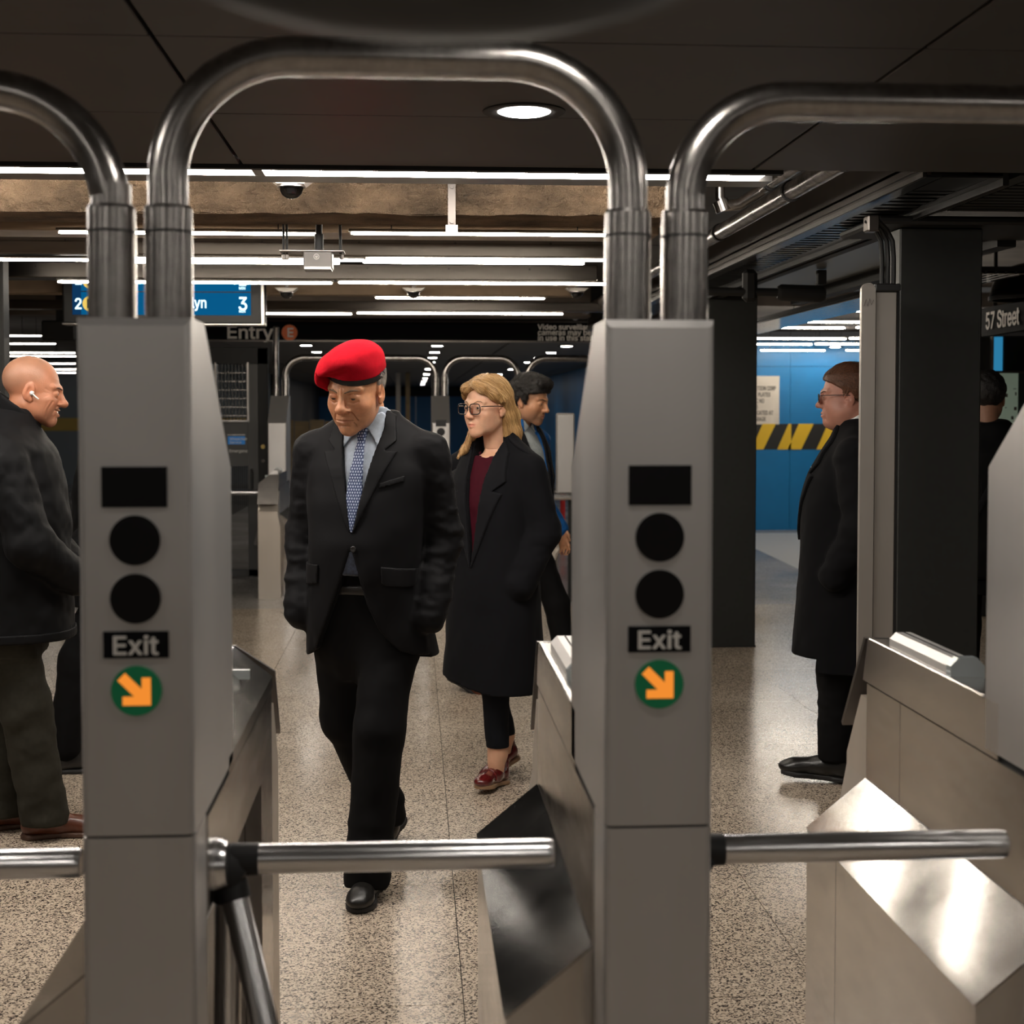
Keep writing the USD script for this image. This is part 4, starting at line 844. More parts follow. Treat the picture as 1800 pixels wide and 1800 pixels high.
def mannequin(sh, hip, arms, legs, lean=0.0, reach=-.15):
    """Body inside the clothes: trunk, arms and legs as one surface. arms, legs: lists of joints."""
    f = [loft([(hip - .06, 0, .0, .12, .085), (hip + .08, 0, lean * .2, .13, .09), (hip + .3, 0, lean * .55, .13, .09), (sh - .06, 0, lean * .9, .15, .085), (sh, 0, lean, .09, .06), (sh + .06, 0, lean, .05, .05)])]
    for j in arms: f.append(limb((j[0], .045), (j[1], .038), (np.array(j[2]) + (np.array(j[2]) - np.array(j[1])) * reach, .024)))
    for j in legs: f.append(limb((j[0], .07), (j[1], .048), (j[2], .034), (np.array(j[2]) + [0, -.01, -.03], .028)))
    return su(.03, *f)

def strands(P, hair, n, L, flow, w, m, seed, lift=.002, steps=7, jit=.25, keep=None):
    """Fine hairs laid over a hair mesh: traced along the flow (in head axes), kept on its surface."""
    me = trimesh.Trimesh(*hair, process=False); from scipy.spatial import cKDTree
    rng = np.random.default_rng(seed); vn = np.array(me.vertex_normals); vv = np.array(me.vertices); kd = cKDTree(vv)
    pick = rng.choice(len(me.faces), n, p=me.area_faces / me.area_faces.sum()); b = rng.dirichlet((1, 1, 1), n); p = (vv[me.faces[pick]] * b[:, :, None]).sum(1)
    if keep is not None: p = p[keep((p - P.o) @ P.R / P.sc)]
    out = [p]; li = rng.uniform(.2, 1.0, (len(p), 1)) * lift; jd = rng.normal(0, jit, (len(p), 3)); ln = rng.uniform(.6, 1.2, (len(p), 1)) * L / steps
    for k in range(steps):
        _, i = kd.query(p); nn = vn[i]; f = flow((p - P.o) @ P.R / P.sc) @ P.R.T + jd; f = f - nn * (f * nn).sum(1, keepdims=True); f /= np.linalg.norm(f, axis=1, keepdims=True) + 1e-9
        q = p + f * ln; _, i = kd.query(q); nn = vn[i]; q = q - nn * (((q - vv[i]) * nn).sum(1, keepdims=True) - li); p = q; out.append(q)
    pts = np.stack(out, 1); c = UsdGeom.BasisCurves.Define(stage, numbered(hairpath(P), 'strands')); c.CreateTypeAttr('linear')
    c.CreatePointsAttr(Vt.Vec3fArray.FromNumpy(pts.reshape(-1, 3).astype(np.float32))); c.CreateCurveVertexCountsAttr(Vt.IntArray([steps + 1] * len(pts)))
    ww = np.tile(np.linspace(1, .35, steps + 1) * w, len(pts)); c.CreateWidthsAttr(Vt.FloatArray.FromNumpy(ww.astype(np.float32))); c.SetWidthsInterpolation('vertex')
    UsdShade.MaterialBindingAPI.Apply(c.GetPrim()).Bind(m); tag(c.GetPrim(), kind='stuff')
def hairpath(P): return str(P.t.GetPath()) + '/hair'
def hair_part(P, f, h, m, fm, n, L, flow, w, seed, keep=None, lift=.002, jit=.25, pad=.24):
    me = nets(P.hx(f), P.o - pad - .02, P.o + pad, h); obj('hair', me, m, P.t, True)
    fm = fm if isinstance(fm, (list, tuple)) else [fm]
    for i, m_ in enumerate(fm): strands(P, (me.vertices, me.faces), n // len(fm), L, flow, w, m_, seed + 1000 * i, lift, 7, jit, keep)
# ------------------------------------------------------------------ the man in the red beret
S2 = (-1, 1)
suit = cloth('suit_black', (.0046, .0044, .0053), .66, sheen=.10, spec=.15); trouser_black = cloth('trouser_black', (.0048, .0046, .0050), .85, sheen=.04); shirt_blue = cloth('shirt_pale_blue', (.46, .52, .60), .75, sheen=.05); shirt_white = cloth('shirt_white', (.66, .66, .64), .75, sheen=.05)
lapel_mat = cloth('suit_lapel', (.0058, .0056, .0066), .62, sheen=.12, spec=.16)
shoe_black = mat('black_leather', (.012, .011, .010), .28, bump=.0006, bscale=90); sole_black = mat('sole_black', (.010, .009, .009), .6)
wool_red = mat('red_felt', (.41, .003, .012), .9, var=.10, vscale=90, bump=.0009, bscale=700, sheen_weight=.12, sheen_roughness=.5, sheen_tint=(1, .1, .1), spec=.1)
leather_band = mat('leather_band', (.014, .012, .011), .42); hair_grey = mat('grey_hair', (.30, .27, .24), .6, var=.45, vscale=260, stretch=(1, .3, .25)); brow_grey = mat('grey_brow', (.22, .135, .085), .7, var=.4, vscale=300); button_mat = mat('suit_button', (.03, .028, .028), .25)
tie_mat = usdkit.material(stage, '/World/Looks/tie_weave', {'t': ('texture_coordinate', {}), 's': ('separate_xyz', {}), 'c': ('combine_xyz', {}), 'b': ('brick_texture', {'color1': (.40, .46, .60), 'color2': (.36, .42, .56), 'mortar': (.012, .030, .115), 'scale': 1.0, 'mortar_size': .0020, 'mortar_smooth': .25, 'brick_width': .0085, 'row_height': .0095}), 'p': ('principled_bsdf', {'roughness': .5, 'sheen_weight': .2})},
    [('t.object', 's.vector'), ('s.x', 'c.x'), ('s.z', 'c.y'), ('c.vector', 'b.vector'), ('b.color', 'p.base_color')], surface='p.BSDF')
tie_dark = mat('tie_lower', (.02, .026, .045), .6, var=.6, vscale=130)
g0 = G(651, 1537)
A = Person('older man in a red beret, black suit and blue tie walking with hands in pockets', g0, -18)
# trunk and sleeves of the jacket
trunk = loft([(.74, .01, .01, .222, .172), (.85, .0, .0, .208, .170), (1.0, 0, -.008, .196, .168), (1.12, 0, -.010, .193, .165), (1.25, 0, .0, .203, .152), (1.36, 0, .012, .212, .132), (1.43, 0, .02, .190, .108), (1.48, 0, .028, .12, .085), (1.535, 0, .028, .074, .068)], 2.35)
shoulders = su(.05, *[cap((s * .185, .022, 1.432), (s * .065, .03, 1.500), .047, .048) for s in S2])
body_f = su(.06, trunk, shoulders)
armL = [(.205, .02, 1.415), (.240, .055, 1.125), (.226, -.055, .885)]; armR = [(-.205, .02, 1.415), (-.243, .045, 1.125), (-.222, -.055, .885)]
gate_elbow = lambda p: np.clip(1.3 - np.abs(p[:, 2] - 1.05) / .22, .25, 1)
def sleeve(j, r0=.066, r1=.062, r2=.054, end=None): 
    e = np.array(j[2]) + (np.array(j[2]) - np.array(j[1])) * .02; return limb((j[0], r0), (j[1], r1), (e, r2), k=.03)
sl_l, sl_r = sleeve(armL), sleeve(armR)
vee = [(-.085, 1.60), (.085, 1.60), (.072, 1.50), (.004, 1.160), (-.004, 1.160), (-.072, 1.50)]
low = [(0, 1.105), (.020, 1.04), (.050, .93), (.092, .84), (.15, .775), (.24, .748), (.24, .60), (-.24, .60), (-.185, .745), (-.135, .775), (-.10, .85), (-.055, .95), (-.022, 1.04)]
jack = folds(body_f, .006, (5, 5, 7), 3)
jack = folds(jack, .0045, (22, 14, 9), 5, lambda p: np.clip((1.12 - p[:, 2]) / .12, 0, 1))
jack = cut(.006, jack, inter(poly(vee), front(0.0)), inter(poly(low), front(-.03)))
arms_f = su(.02, folds(folds(sl_l, .011, (9, 9, 30), 11, gate_elbow), .005, (26, 26, 34), 12), folds(folds(sl_r, .011, (9, 9, 30), 13, gate_elbow), .005, (26, 26, 34), 14))
hem = plane((0, 0, -1), (0, 0, .745))
jacket = inter(su(.022, jack, arms_f), hem)
jm = A.part('jacket', jacket, (-.42, -.30, .70), (.42, .32, 1.58), .0058, suit)
tr_shell = off(body_f, 0)
def mirror(P): return [(-x, z) for x, z in P]
lap = [(.002, 1.150), (.030, 1.205), (.085, 1.330), (.128, 1.420), (.086, 1.421), (.118, 1.452), (.100, 1.535), (.064, 1.56), (.072, 1.500), (.034, 1.32)]
for s, P_ in ((1, lap), (-1, mirror(lap))):
    A.part('lapel', shell(jack, .0075, .004, off(poly(P_), -.0005), front(.03)), (-.2, -.3, 1.1), (.2, .10, 1.60), .0042, lapel_mat)
for P_ in ([(.098, 1.052), (.190, 1.040), (.186, .986), (.178, .982), (.108, .990), (.100, .998)], [(-.200, 1.052), (-.118, 1.052), (-.122, .992), (-.190, .980)]):
    A.part('pocket_flap', shell(jack, .0065, .004, poly(P_), front(.05)), (-.25, -.3, .93), (.25, .1, 1.1), .0042, lapel_mat)
A.part('breast_pocket', shell(jack, .0045, .003, poly([(.082, 1.300), (.158, 1.322), (.158, 1.342), (.082, 1.318)]), front(.0)), (.04, -.3, 1.25), (.2, .05, 1.38), .004, lapel_mat)
for x, z in ((.010, 1.108), (-.028, 1.000)):
    y = surf_y(jack, x, z); obj('button', lathe([(0, .002), (.004, .002), (.0065, .004), (.0095, .0035), (.0095, 0), (0, 0)], 20, (x, y - .001, z), (0, -1, 0)), button_mat, A.t, True)
shirt = inter(off(body_f, -.012), plane((0, 0, -1), (0, 0, 1.02)), plane((0, 0, 1), (0, 0, 1.515)))
shirt = folds(shirt, .0025, (18, 10, 9), 21)
A.part('shirt', inter(shirt, front(.02), poly([(-.14, .97), (.14, .97), (.14, 1.6), (-.14, 1.6)])), (-.16, -.25, .95), (.16, .04, 1.56), .006, shirt_blue)
neck = cap((0, .03, 1.44), (0, -.01, 1.56), .058, .055)
ncone = loft([(1.44, 0, .022, .082, .076), (1.50, 0, .018, .078, .074), (1.56, 0, .004, .073, .072)], 2)
band = shell(ncone, .004, .004, plane((0, .42, 1), (0, 0, 1.552)), plane((0, -.35, -1), (0, 0, 1.478)), cut(.001, lambda p: 0 * p[:, 0] - 1, inter(poly([(-.010, 1.56), (.010, 1.56), (.030, 1.40), (-.030, 1.40)]), front(0))))
A.part('collar', band, (-.12, -.12, 1.40), (.12, .13, 1.62), .004, shirt_blue)
cl = [(.006, 1.512), (.062, 1.548), (.090, 1.52), (.086, 1.468), (.058, 1.432)]
cbase = su(.02, off(shirt, .0), ncone)
for P_ in (cl, mirror(cl)): A.part('collar_point', shell(cbase, .0095, -.002, poly(P_), front(.01)), (-.12, -.2, 1.40), (.12, .05, 1.58), .0038, shirt_blue)
A.part('tie', shell(su(.01, shirt, ncone), .0135, .002, poly([(-.012, 1.462), (.012, 1.462), (.030, 1.25), (.034, 1.10), (.0, 1.07), (-.034, 1.10), (-.030, 1.25)]), off(poly(vee), .001), front(0)), (-.06, -.25, 1.05), (.06, .0, 1.5), .0045, tie_mat)
kn = A.part('tie_knot', folds(inter(off(su(.01, shirt, ncone), .018), poly([(-.023, 1.508), (.023, 1.508), (.012, 1.455), (-.012, 1.455)]), front(-.02)), .001, (60, 60, 60)), (-.05, -.2, 1.42), (.05, .0, 1.54), .0038, tie_mat)
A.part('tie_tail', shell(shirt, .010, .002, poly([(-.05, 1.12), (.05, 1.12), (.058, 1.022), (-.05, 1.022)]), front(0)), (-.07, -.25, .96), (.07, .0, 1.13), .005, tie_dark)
# trousers
legF = [(.090, .0, .90), (.086, -.150, .52), (.070, -.205, .145)]; legB = [(-.098, .0, .90), (-.122, .105, .50), (-.052, .285, .165)]
hips = loft([(.66, 0, .01, .10, .08), (.74, 0, .01, .165, .130), (.80, 0, .01, .185, .140), (.92, 0, .0, .180, .140), (1.05, 0, .0, .172, .140)], 2.2)
tr = su(.04, hips, limb((legF[0], .098), (legF[1], .080), (legF[2], .072), ((.070, -.225, .070), .075)), limb((legB[0], .106), (legB[1], .082), (legB[2], .068), ((-.050, .300, .110), .072)))
tr = folds(folds(tr, .006, (16, 10, 9), 31), .007, (10, 10, 24), 33, lambda p: np.clip((.40 - p[:, 2]) / .25, .2, 1))
cuff = lambda p: -(p[:, 2] - np.where(p[:, 1] < .1, .034 + .30 * np.clip(-(p[:, 1] + .24), 0, .2), .085))
A.part('trousers', inter(tr, cuff), (-.30, -.36, .02), (.30, .44, 1.03), .0062, trouser_black)
A.part('belt', shell(hips, .006, .006, plane((0, 0, 1), (0, 0, .988)), plane((0, 0, -1), (0, 0, .955))), (-.22, -.2, .94), (.22, .2, 1.0), .006, leather_band)
add_shoe(A, (.068, -.215, 0), rot(x=0, z=8), shoe_black, sole_black, 1.0); add_shoe(A, (-.050, .335, .020), rot(x=24), shoe_black, sole_black, 1.0)
# head, hair, beret
hA = head(nose=1.22, age=1.7, fat=0, jaw=.85, lid=.0029, ez=-.0045, mouth=1.25); oA = np.array([-.018, -.072, 1.618]); RA = rot(x=16, y=2, z=-6); sA = 1.075
A.body(hA, oA, RA, sA, lambda q: skin_tint(q, (.61, .290, .155), (.38, .145, .085), blush=.42, stubble=.12, freckle=.20), mannequin(1.42, .92, [armL, armR], [legF, legB]), .0023, neck)
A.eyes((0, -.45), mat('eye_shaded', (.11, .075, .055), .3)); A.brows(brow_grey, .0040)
cr = ell((0, .016, .038), (.0785, .100, .086))
bn = np.array([.20, -.13, 1.0])                                     # the band slopes up towards his left and down at the back
def beret_cut(c): return plane(-bn, (0, -.085, c))
bag = su(.035, off(cr, .010), ell((-.010, .010, .086), (.093, .118, .056), rot(y=-17, x=-2)), ell((-.058, -.030, .060), (.046, .080, .036), rot(y=-30)))
bag = folds(bag, .005, (14, 14, 22), 41)
bag = cut(.014, bag, inter(ell((-.022, -.112, .066), (.050, .016, .010), rot(y=-16, z=6)), lambda p: 0 * p[:, 0] - 1))
def hp(name, f, m, h=.0032, parent=None, pad=.2): o = A.o; return A.part(name, A.hx(f), o - pad, o + pad, h, m, None, parent)
ber = hp('beret', inter(bag, su(.004, beret_cut(.0575), inter(ell((-.084, -.03, .045), (.034, .072, .045)), lambda p: 0 * p[:, 0] - 1))), wool_red)
hp('beret_band', inter(shell(cr, .0085, .004), beret_cut(.0405), lambda p: -beret_cut(.0600)(p)), leather_band, .0026, ber)
hg = folds(inter(off(cr, .0065), plane((0, 0, 1), (0, 0, .060)), su(.01, poly([(-.008, .075), (.10, .06), (.12, -.06), (.045, -.055), (.030, -.012), (.012, -.040), (.000, -.036)], 'x'))), .0035, (120, 60, 60), 51)
A.hx_ = None
hair_part(A, inter(hg, lambda p: .045 - np.abs(p[:, 0])), .0028, hair_grey, mat('grey_strand', (.42, .38, .34), .5), 1500, .022, lambda q: np.array([0, .5, -.8]) + 0 * q, .0006, 5, lift=.003)

# ------------------------------------------------------------------ the blonde woman in the black coat
wool_black = cloth('wool_black', (.0055, .0055, .0068), .92, sheen=.12); wool_lapel = cloth('wool_lapel', (.0075, .0075, .009), .88, sheen=.14); blouse = cloth('burgundy_blouse', (.045, .0025, .008), .7); legging = cloth('legging_navy', (.008, .009, .012), .85)
burgundy = mat('burgundy_patent', (.10, .008, .008), .12, coat_weight=.6); tan_sole = mat('tan_sole', (.30, .18, .10), .5)
blonde = mat('blonde_hair', (.50, .29, .115), .42, var=.38, vscale=42, stretch=(4.5, 4.5, .55), bump=.003, bscale=150, sheen_weight=.2); frame_dark = mat('spectacle_frame', (.03, .022, .02), .2)
B = Person('blonde woman with glasses in a long open black coat over a burgundy top', G(866, 1378), -42)
coat = loft([(.40, .0, .01, .225, .185), (.60, 0, .01, .212, .170), (.85, 0, .01, .200, .155), (1.05, 0, .01, .185, .140), (1.18, 0, .008, .188, .135), (1.28, 0, .012, .190, .118), (1.345, 0, .02, .165, .095), (1.40, 0, .028, .095, .075), (1.44, 0, .03, .065, .062)], 2.3)
coat = su(.05, coat, *[cap((s * .170, .02, 1.338), (s * .06, .03, 1.400), .040, .043) for s in S2])
aL = [(.180, .02, 1.315), (.222, .06, 1.06), (.185, -.05, .845)]; aR = [(-.180, .02, 1.315), (-.215, .05, 1.06), (-.185, -.06, .85)]
csl = [folds(folds(limb((j[0], .066), (j[1], .066), (j[2], .060)), .007, (9, 9, 26), 60 + i, lambda p: np.clip(1.2 - np.abs(p[:, 2] - 1.0) / .2, .2, 1)), .003, (30, 30, 14), 70 + i) for i, j in enumerate((aL, aR))]
open_ = [(-.085, 1.50), (.085, 1.50), (.056, 1.36), (.030, 1.15), (.0, .93), (-.006, .93), (-.030, 1.15), (-.056, 1.36)]
cb = folds(folds(coat, .008, (9, 9, 2.6), 61, lambda p: np.clip((1.15 - p[:, 2]) / .5, .15, 1)), .004, (14, 14, 8), 62)
coatf = inter(su(.02, cut(.006, cb, inter(poly(open_), front(.015))), *csl), lambda p: (.425 + .05 * np.clip(-p[:, 0] * 4, -1, 1)) - p[:, 2])
B.part('coat', coatf, (-.38, -.32, .35), (.38, .30, 1.50), .0068, wool_black)
wl_ = [(.0, .90), (.060, 1.05), (.128, 1.215), (.088, 1.225), (.138, 1.265), (.115, 1.38), (.082, 1.43), (.058, 1.36), (.032, 1.15)]
for P_ in (wl_, mirror(wl_)): B.part('lapel', shell(cb, .011, .004, poly(P_), front(.02)), (-.2, -.3, .85), (.2, .1, 1.47), .005, wool_lapel)
for s in S2:
    B.part('epaulette', shell(cb, .010, -.001, poly([(s * .085, 1.50), (s * .20, 1.46), (s * .225, 1.36), (s * .19, 1.36), (s * .10, 1.30)] if s > 0 else [(-.10, 1.30), (-.19, 1.36), (-.225, 1.36), (-.20, 1.46), (-.085, 1.50)]), lambda p: np.abs(p[:, 1] - .02) - .026), (-.26, -.1, 1.28), (.26, .14, 1.5), .005, wool_lapel)
B.part('storm_flap', shell(cb, .009, .003, poly([(-.17, 1.30), (-.07, 1.33), (-.06, 1.20), (-.16, 1.17)]), front(.02)), (-.25, -.3, 1.1), (.1, .1, 1.36), .005, wool_lapel)
top_ = inter(off(coat, -.016), plane((0, 0, 1), (0, 0, 1.365)), plane((0, 0, -1), (0, 0, .90)))
B.part('blouse', folds(inter(top_, front(.03), poly([(-.12, .78), (.12, .78), (.12, 1.5), (-.12, 1.5)])), .004, (16, 16, 6), 63), (-.15, -.22, .76), (.15, .05, 1.44), .006, blouse)
ruff = loft([(1.325, 0, .022, .078, .068), (1.36, 0, .018, .062, .058), (1.395, 0, .014, .066, .062)], 2)
B.part('ruffle_collar', folds(shell(ruff, .003, .003, plane((0, -.45, 1), (0, 0, 1.385))), .0045, (60, 60, 14), 64), (-.11, -.1, 1.31), (.11, .13, 1.45), .0036, blouse)
lF = [(.065, .0, .80), (.060, -.06, .47), (.040, -.015, .135)]; lB = [(-.065, .0, .80), (-.075, .06, .46), (-.080, .185, .16)]
leg = folds(su(.03, loft([(.66, 0, .01, .14, .11), (.85, 0, .01, .15, .115)], 2.2), limb((lF[0], .082), (lF[1], .060), ((.041, -.018, .16), .047)), limb((lB[0], .082), (lB[1], .058), ((-.080, .18, .18), .046))), .003, (20, 20, 20), 65)
B.part('leggings', inter(leg, plane((0, 0, -1), (0, 0, .165))), (-.25, -.3, .12), (.25, .3, .88), .006, legging)
for pos, R_ in (((.040, -.045, .008), rot(x=-7, z=14)), ((-.080, .165, .020), rot(x=20, z=0))):
    up_, so_ = shoe(); up_ = cut(.004, up_, cap((0, .055, .075), (0, .075, .14), .036, .040), cap((0, .03, .085), (0, -.02, .085), .028, .022)); o = np.array(pos)
    a_ = B.part('loafer', xf(up_, pos, R_, .86), o - .2, o + .2, .0042, burgundy); B.part('sole', xf(so_, pos, R_, .86), o - .2, o + .2, .0042, tan_sole, None, a_)
    B.part('loafer_strap', xf(shell(su(.03, cap((0, .0, .052), (0, -.10, .036), .038, .036)), .004, .003, lambda p: np.abs(p[:, 1] + .045) - .013, plane((0, 0, -1), (0, 0, .03))), pos, R_, .86), o - .2, o + .2, .0036, burgundy, None, a_)
neckB = cap((0, .035, 1.33), (-.004, .008, 1.50), .047, .046)
oB = np.array([-.008, -.030, 1.566]); RB = rot(x=3, y=0, z=-3); sB = .985
mB = su(.02, mannequin(1.31, .84, [aL, aR], [lF, lB]), *[limb((np.array(j[2]) + [0, 0, .05], .036), (np.array(j[2]) + [0, -.012, -.070], .033)) for j in (lF, lB)])
B.body(head(nose=.95, female=1, age=.25, jaw=.92, lid=.0050), oB, RB, sB, lambda q: skin_tint(q, (.60, .335, .215), (.50, .13, .09), blush=.35), mB, .0028, neckB)
B.eyes((0, 0)); B.brows(mat('blonde_brow', (.22, .12, .06), .7), .0020, .004)
crB = ell((0, .016, .038), (.0785, .100, .086))
hl = su(.02, poly([(-.079, .084), (-.072, .130), (.0, .155), (.13, .12), (.14, -.06), (.05, -.06), (.030, .006), (.004, .024), (-.030, .036), (-.060, .062)], 'x'))
capH = inter(off(crB, .013), hl)
sweep = [limb(((.012 + .0 * s, -.076, .098), .014), ((s * .046, -.070, .078), .013), ((s * .072, -.034, .052), .012), ((s * .083, .008, .026), .011), ((s * .084, .040, .004), .012)) for s in S2]
curt = su(.03, *[limb(((s * .060, .044, .035), .034), ((s * .062, .074, -.04), .036), ((s * .068, .082, -.115), .032), ((s * .078, .078, -.170), .016), ((s * .086, .070, -.205), .006)) for s in S2], limb(((0, .085, .03), .040), ((0, .105, -.06), .036), ((0, .10, -.150), .024)), limb(((-.07, .03, -.05), .014), ((-.080, -.005, -.115), .012), ((-.086, -.050, -.175), .009), ((-.094, -.085, -.205), .004)))
hairB = folds(folds(su(.020, capH, curt, *sweep), .003, (40, 40, 9), 71), .0028, (120, 120, 14), 72)
hairB = cut(.006, hairB, *[ell((s * .094, .000, -.014), (.024, .019, .032)) for s in S2])
blonde_strand = [mat('blonde_strand_%d' % i, c, .38) for i, c in enumerate(((.62, .40, .18), (.46, .27, .105), (.30, .165, .060)))]
def flowB(q):
    top = np.clip((q[:, 2] - .02) / .08, 0, 1)[:, None]; side = np.sign(q[:, :1] - .010)
    return top * np.concatenate([side * 1.0, .55 + 0 * side, -.35 + 0 * side], 1) + (1 - top) * np.array([0, .35, -1.0])
hair_part(B, hairB, .0034, blonde, blonde_strand, 4800, .11, flowB, .0017, 73, lift=.0040, jit=.05)
def specs(P, w=.0265, hgt=.0195, yy=-.1085, xc=.0335, m=frame_dark, thick=.0019, wrap=.22, arms_=(-1, 1)):
    g = sub('glasses', P.t); fr = []
    for k in S2:
        th = np.linspace(0, 2 * math.pi, 33); ex = .55
        ring = np.stack([xc * k + w * np.sign(np.cos(th)) * np.abs(np.cos(th))**ex, yy + wrap * np.abs(xc * k + w * np.cos(th))**2 * 10 * .35, -.004 + hgt * np.sign(np.sin(th)) * np.abs(np.sin(th))**ex], 1)
        obj('rim', tube(P.inhead(ring), thick * P.sc, 8, False), m, g, True)
        L_ = P.inhead(ring[:-1]); c = L_.mean(0); obj('lens', trimesh.Trimesh(np.vstack([L_, c]), [[i, (i + 1) % 32, 32] for i in range(32)], process=False), lens_pane, g)
        if k in arms_: obj('temple', tube(P.inhead([(k * (xc + w), yy + .010, .006), (k * .079, yy + .03, .006), (k * .082, -.01, .003), (k * .082, .018, .0), (k * .081, .035, -.014)]), thick * .9, 8), m, g, True)
    obj('bridge', tube(P.inhead([(-.009, yy + .001, .002), (0, yy - .001, .005), (.009, yy + .001, .002)]), thick * .9, 8), m, g, True)
specs(B, .0275, .0215, thick=.0022)

# ------------------------------------------------------------------ the man in the blue jacket behind her
jkt_blue = cloth('jacket_blue', (.010, .085, .27), .6); jkt_black = cloth('jacket_lining', (.012, .012, .014), .8); shirt_grey = cloth('shirt_grey', (.36, .40, .41), .75); hair_black = mat('black_hair', (.008, .0065, .006), .5, var=.5, vscale=180, stretch=(1, 1, .4), bump=.004, bscale=170)
C = Person('dark-haired man in a blue jacket and grey shirt looking down behind the woman', G(917, 1222), 52)
cbase_ = su(.05, loft([(.80, 0, .01, .20, .155), (1.0, 0, .01, .195, .15), (1.2, 0, .01, .205, .145), (1.34, 0, .015, .205, .125), (1.42, 0, .02, .15, .095), (1.49, 0, .03, .075, .07)], 2.3), *[cap((s * .18, .02, 1.405), (s * .06, .03, 1.465), .043, .045) for s in S2])
caL = [(.195, .02, 1.38), (.235, .06, 1.10), (.225, -.10, .90)]; caR = [(-.195, .02, 1.38), (-.235, .06, 1.10), (-.225, -.10, .90)]
csl_ = [folds(limb((j[0], .068), (j[1], .064), (j[2], .052)), .007, (12, 12, 22), 80 + i) for i, j in enumerate((caL, caR))]
jb = folds(cbase_, .006, (9, 9, 9), 81)
C.part('jacket', inter(su(.02, cut(.006, jb, inter(poly([(-.07, 1.55), (.07, 1.55), (.075, 1.40), (.055, .75), (-.055, .75), (-.075, 1.40)]), front(0))), *csl_), plane((0, 0, -1), (0, 0, .82))), (-.38, -.3, .78), (.38, .3, 1.55), .008, jkt_blue)
ed = [(.050, .82), (.078, .82), (.105, 1.40), (.085, 1.50), (.062, 1.50), (.072, 1.40)]
for P_ in (ed, mirror(ed)): C.part('jacket_edge', shell(jb, .007, .004, poly(P_), front(.02)), (-.2, -.3, .8), (.2, .1, 1.55), .007, jkt_black)
for s in S2: C.part('backpack_strap', shell(jb, .012, -.001, lambda p, s=s: np.abs(p[:, 0] - s * (.118 + .03 * np.clip((1.40 - p[:, 2]) / .4, 0, 1))) - .020, plane((0, 0, -1), (0, 0, 1.02)), front(.06)), (-.2, -.3, 1.0), (.2, .12, 1.5), .007, jkt_black)
C.part('jacket_collar', shell(off(loft([(1.42, 0, .02, .098, .09), (1.50, 0, .02, .084, .080)], 2), 0), .006, .004, cut(.001, lambda p: 0 * p[:, 0] - 1, inter(poly([(-.045, 1.6), (.045, 1.6), (.06, 1.38), (-.06, 1.38)]), front(0)))), (-.14, -.14, 1.40), (.14, .14, 1.52), .006, jkt_blue)
sh_ = inter(off(cbase_, -.014), plane((0, 0, 1), (0, 0, 1.47)), plane((0, 0, -1), (0, 0, .9)))
C.part('shirt', folds(inter(sh_, front(.03), poly([(-.11, .88), (.11, .88), (.11, 1.6), (-.11, 1.6)])), .003, (14, 14, 9), 82), (-.14, -.22, .86), (.14, .05, 1.5), .007, shirt_grey)
nc_ = loft([(1.42, 0, .02, .070, .066), (1.50, 0, .008, .062, .060)], 2); cb_ = su(.02, sh_, nc_)
for P_ in ([(.008, 1.465), (.055, 1.515), (.075, 1.48), (.062, 1.43)], [(-.008, 1.465), (-.055, 1.515), (-.075, 1.48), (-.062, 1.43)]): C.part('shirt_collar', shell(cb_, .008, -.001, poly(P_), front(.02)), (-.12, -.2, 1.40), (.12, .06, 1.55), .005, shirt_grey)
clF = [(.085, .0, .86), (.085, -.17, .50), (.080, -.26, .13)]; clB = [(-.085, .0, .86), (-.080, .10, .49), (-.075, .30, .17)]
C.part('trousers', folds(su(.03, loft([(.72, 0, .01, .165, .13), (.92, 0, .01, .17, .135)], 2.2), limb((clF[0], .088), (clF[1], .068), (clF[2], .062)), limb((clB[0], .088), (clB[1], .066), (clB[2], .060))), .006, (14, 14, 14), 83), (-.3, -.4, .05), (.3, .45, .95), .008, trouser_black)
brown_leather = mat('brown_leather', (.105, .030, .014), .25, var=.2, vscale=25, bump=.0005, bscale=90)
add_shoe(C, (.08, -.265, 0), rot(z=5), brown_leather, sole_black, .98); add_shoe(C, (-.075, .33, .02), rot(x=22), brown_leather, sole_black, .98)
neckC = cap((0, .03, 1.42), (0, -.005, 1.53), .056, .054); oC = np.array([0, -.055, 1.608]); RC = rot(x=14, z=6)
def hand(wr, direction, side, sc=1.0):
    """A relaxed hand hanging along direction: palm, four bent fingers and a thumb from the side of the palm."""
    wr, d = np.array(wr, float), np.array(direction, float); d /= np.linalg.norm(d); a = np.array([0, 1.0, 0]); a = a - d * a.dot(d); a /= np.linalg.norm(a); n = np.cross(d, a) * side
    f = [ell(wr + d * .05, (.018, .042, .050))]
    for i, L_ in enumerate((.066, .074, .070, .056)):
        b = wr + d * .085 + a * (-.030 + .020 * i); m_ = b + d * L_ * .5 - n * .008; f.append(limb((b, .0085), (m_, .008), (m_ + d * L_ * .42 - n * .02, .0068), k=.004))
    t0 = wr + d * .030 - a * .036; f.append(limb((t0, .0115), (t0 + d * .028 - a * .014 - n * .010, .0095), (t0 + d * .055 - a * .014 - n * .018, .008), k=.006))
    return su(.010, *f)
C.body(head(nose=1.05, age=.3, lid=.0025), oC, RC, 1.0, lambda q: skin_tint(q, (.44, .215, .115), (.32, .12, .085), blush=.25, stubble=.45), su(.02, mannequin(1.38, .86, [caL, caR], [clF, clB], 0, .02), hand(caL[2], (.0, -.4, -1), 1), hand(caR[2], (.0, -.4, -1), -1)), .003, neckC)
C.eyes((0, -.5)); C.brows(hair_black, .0042)
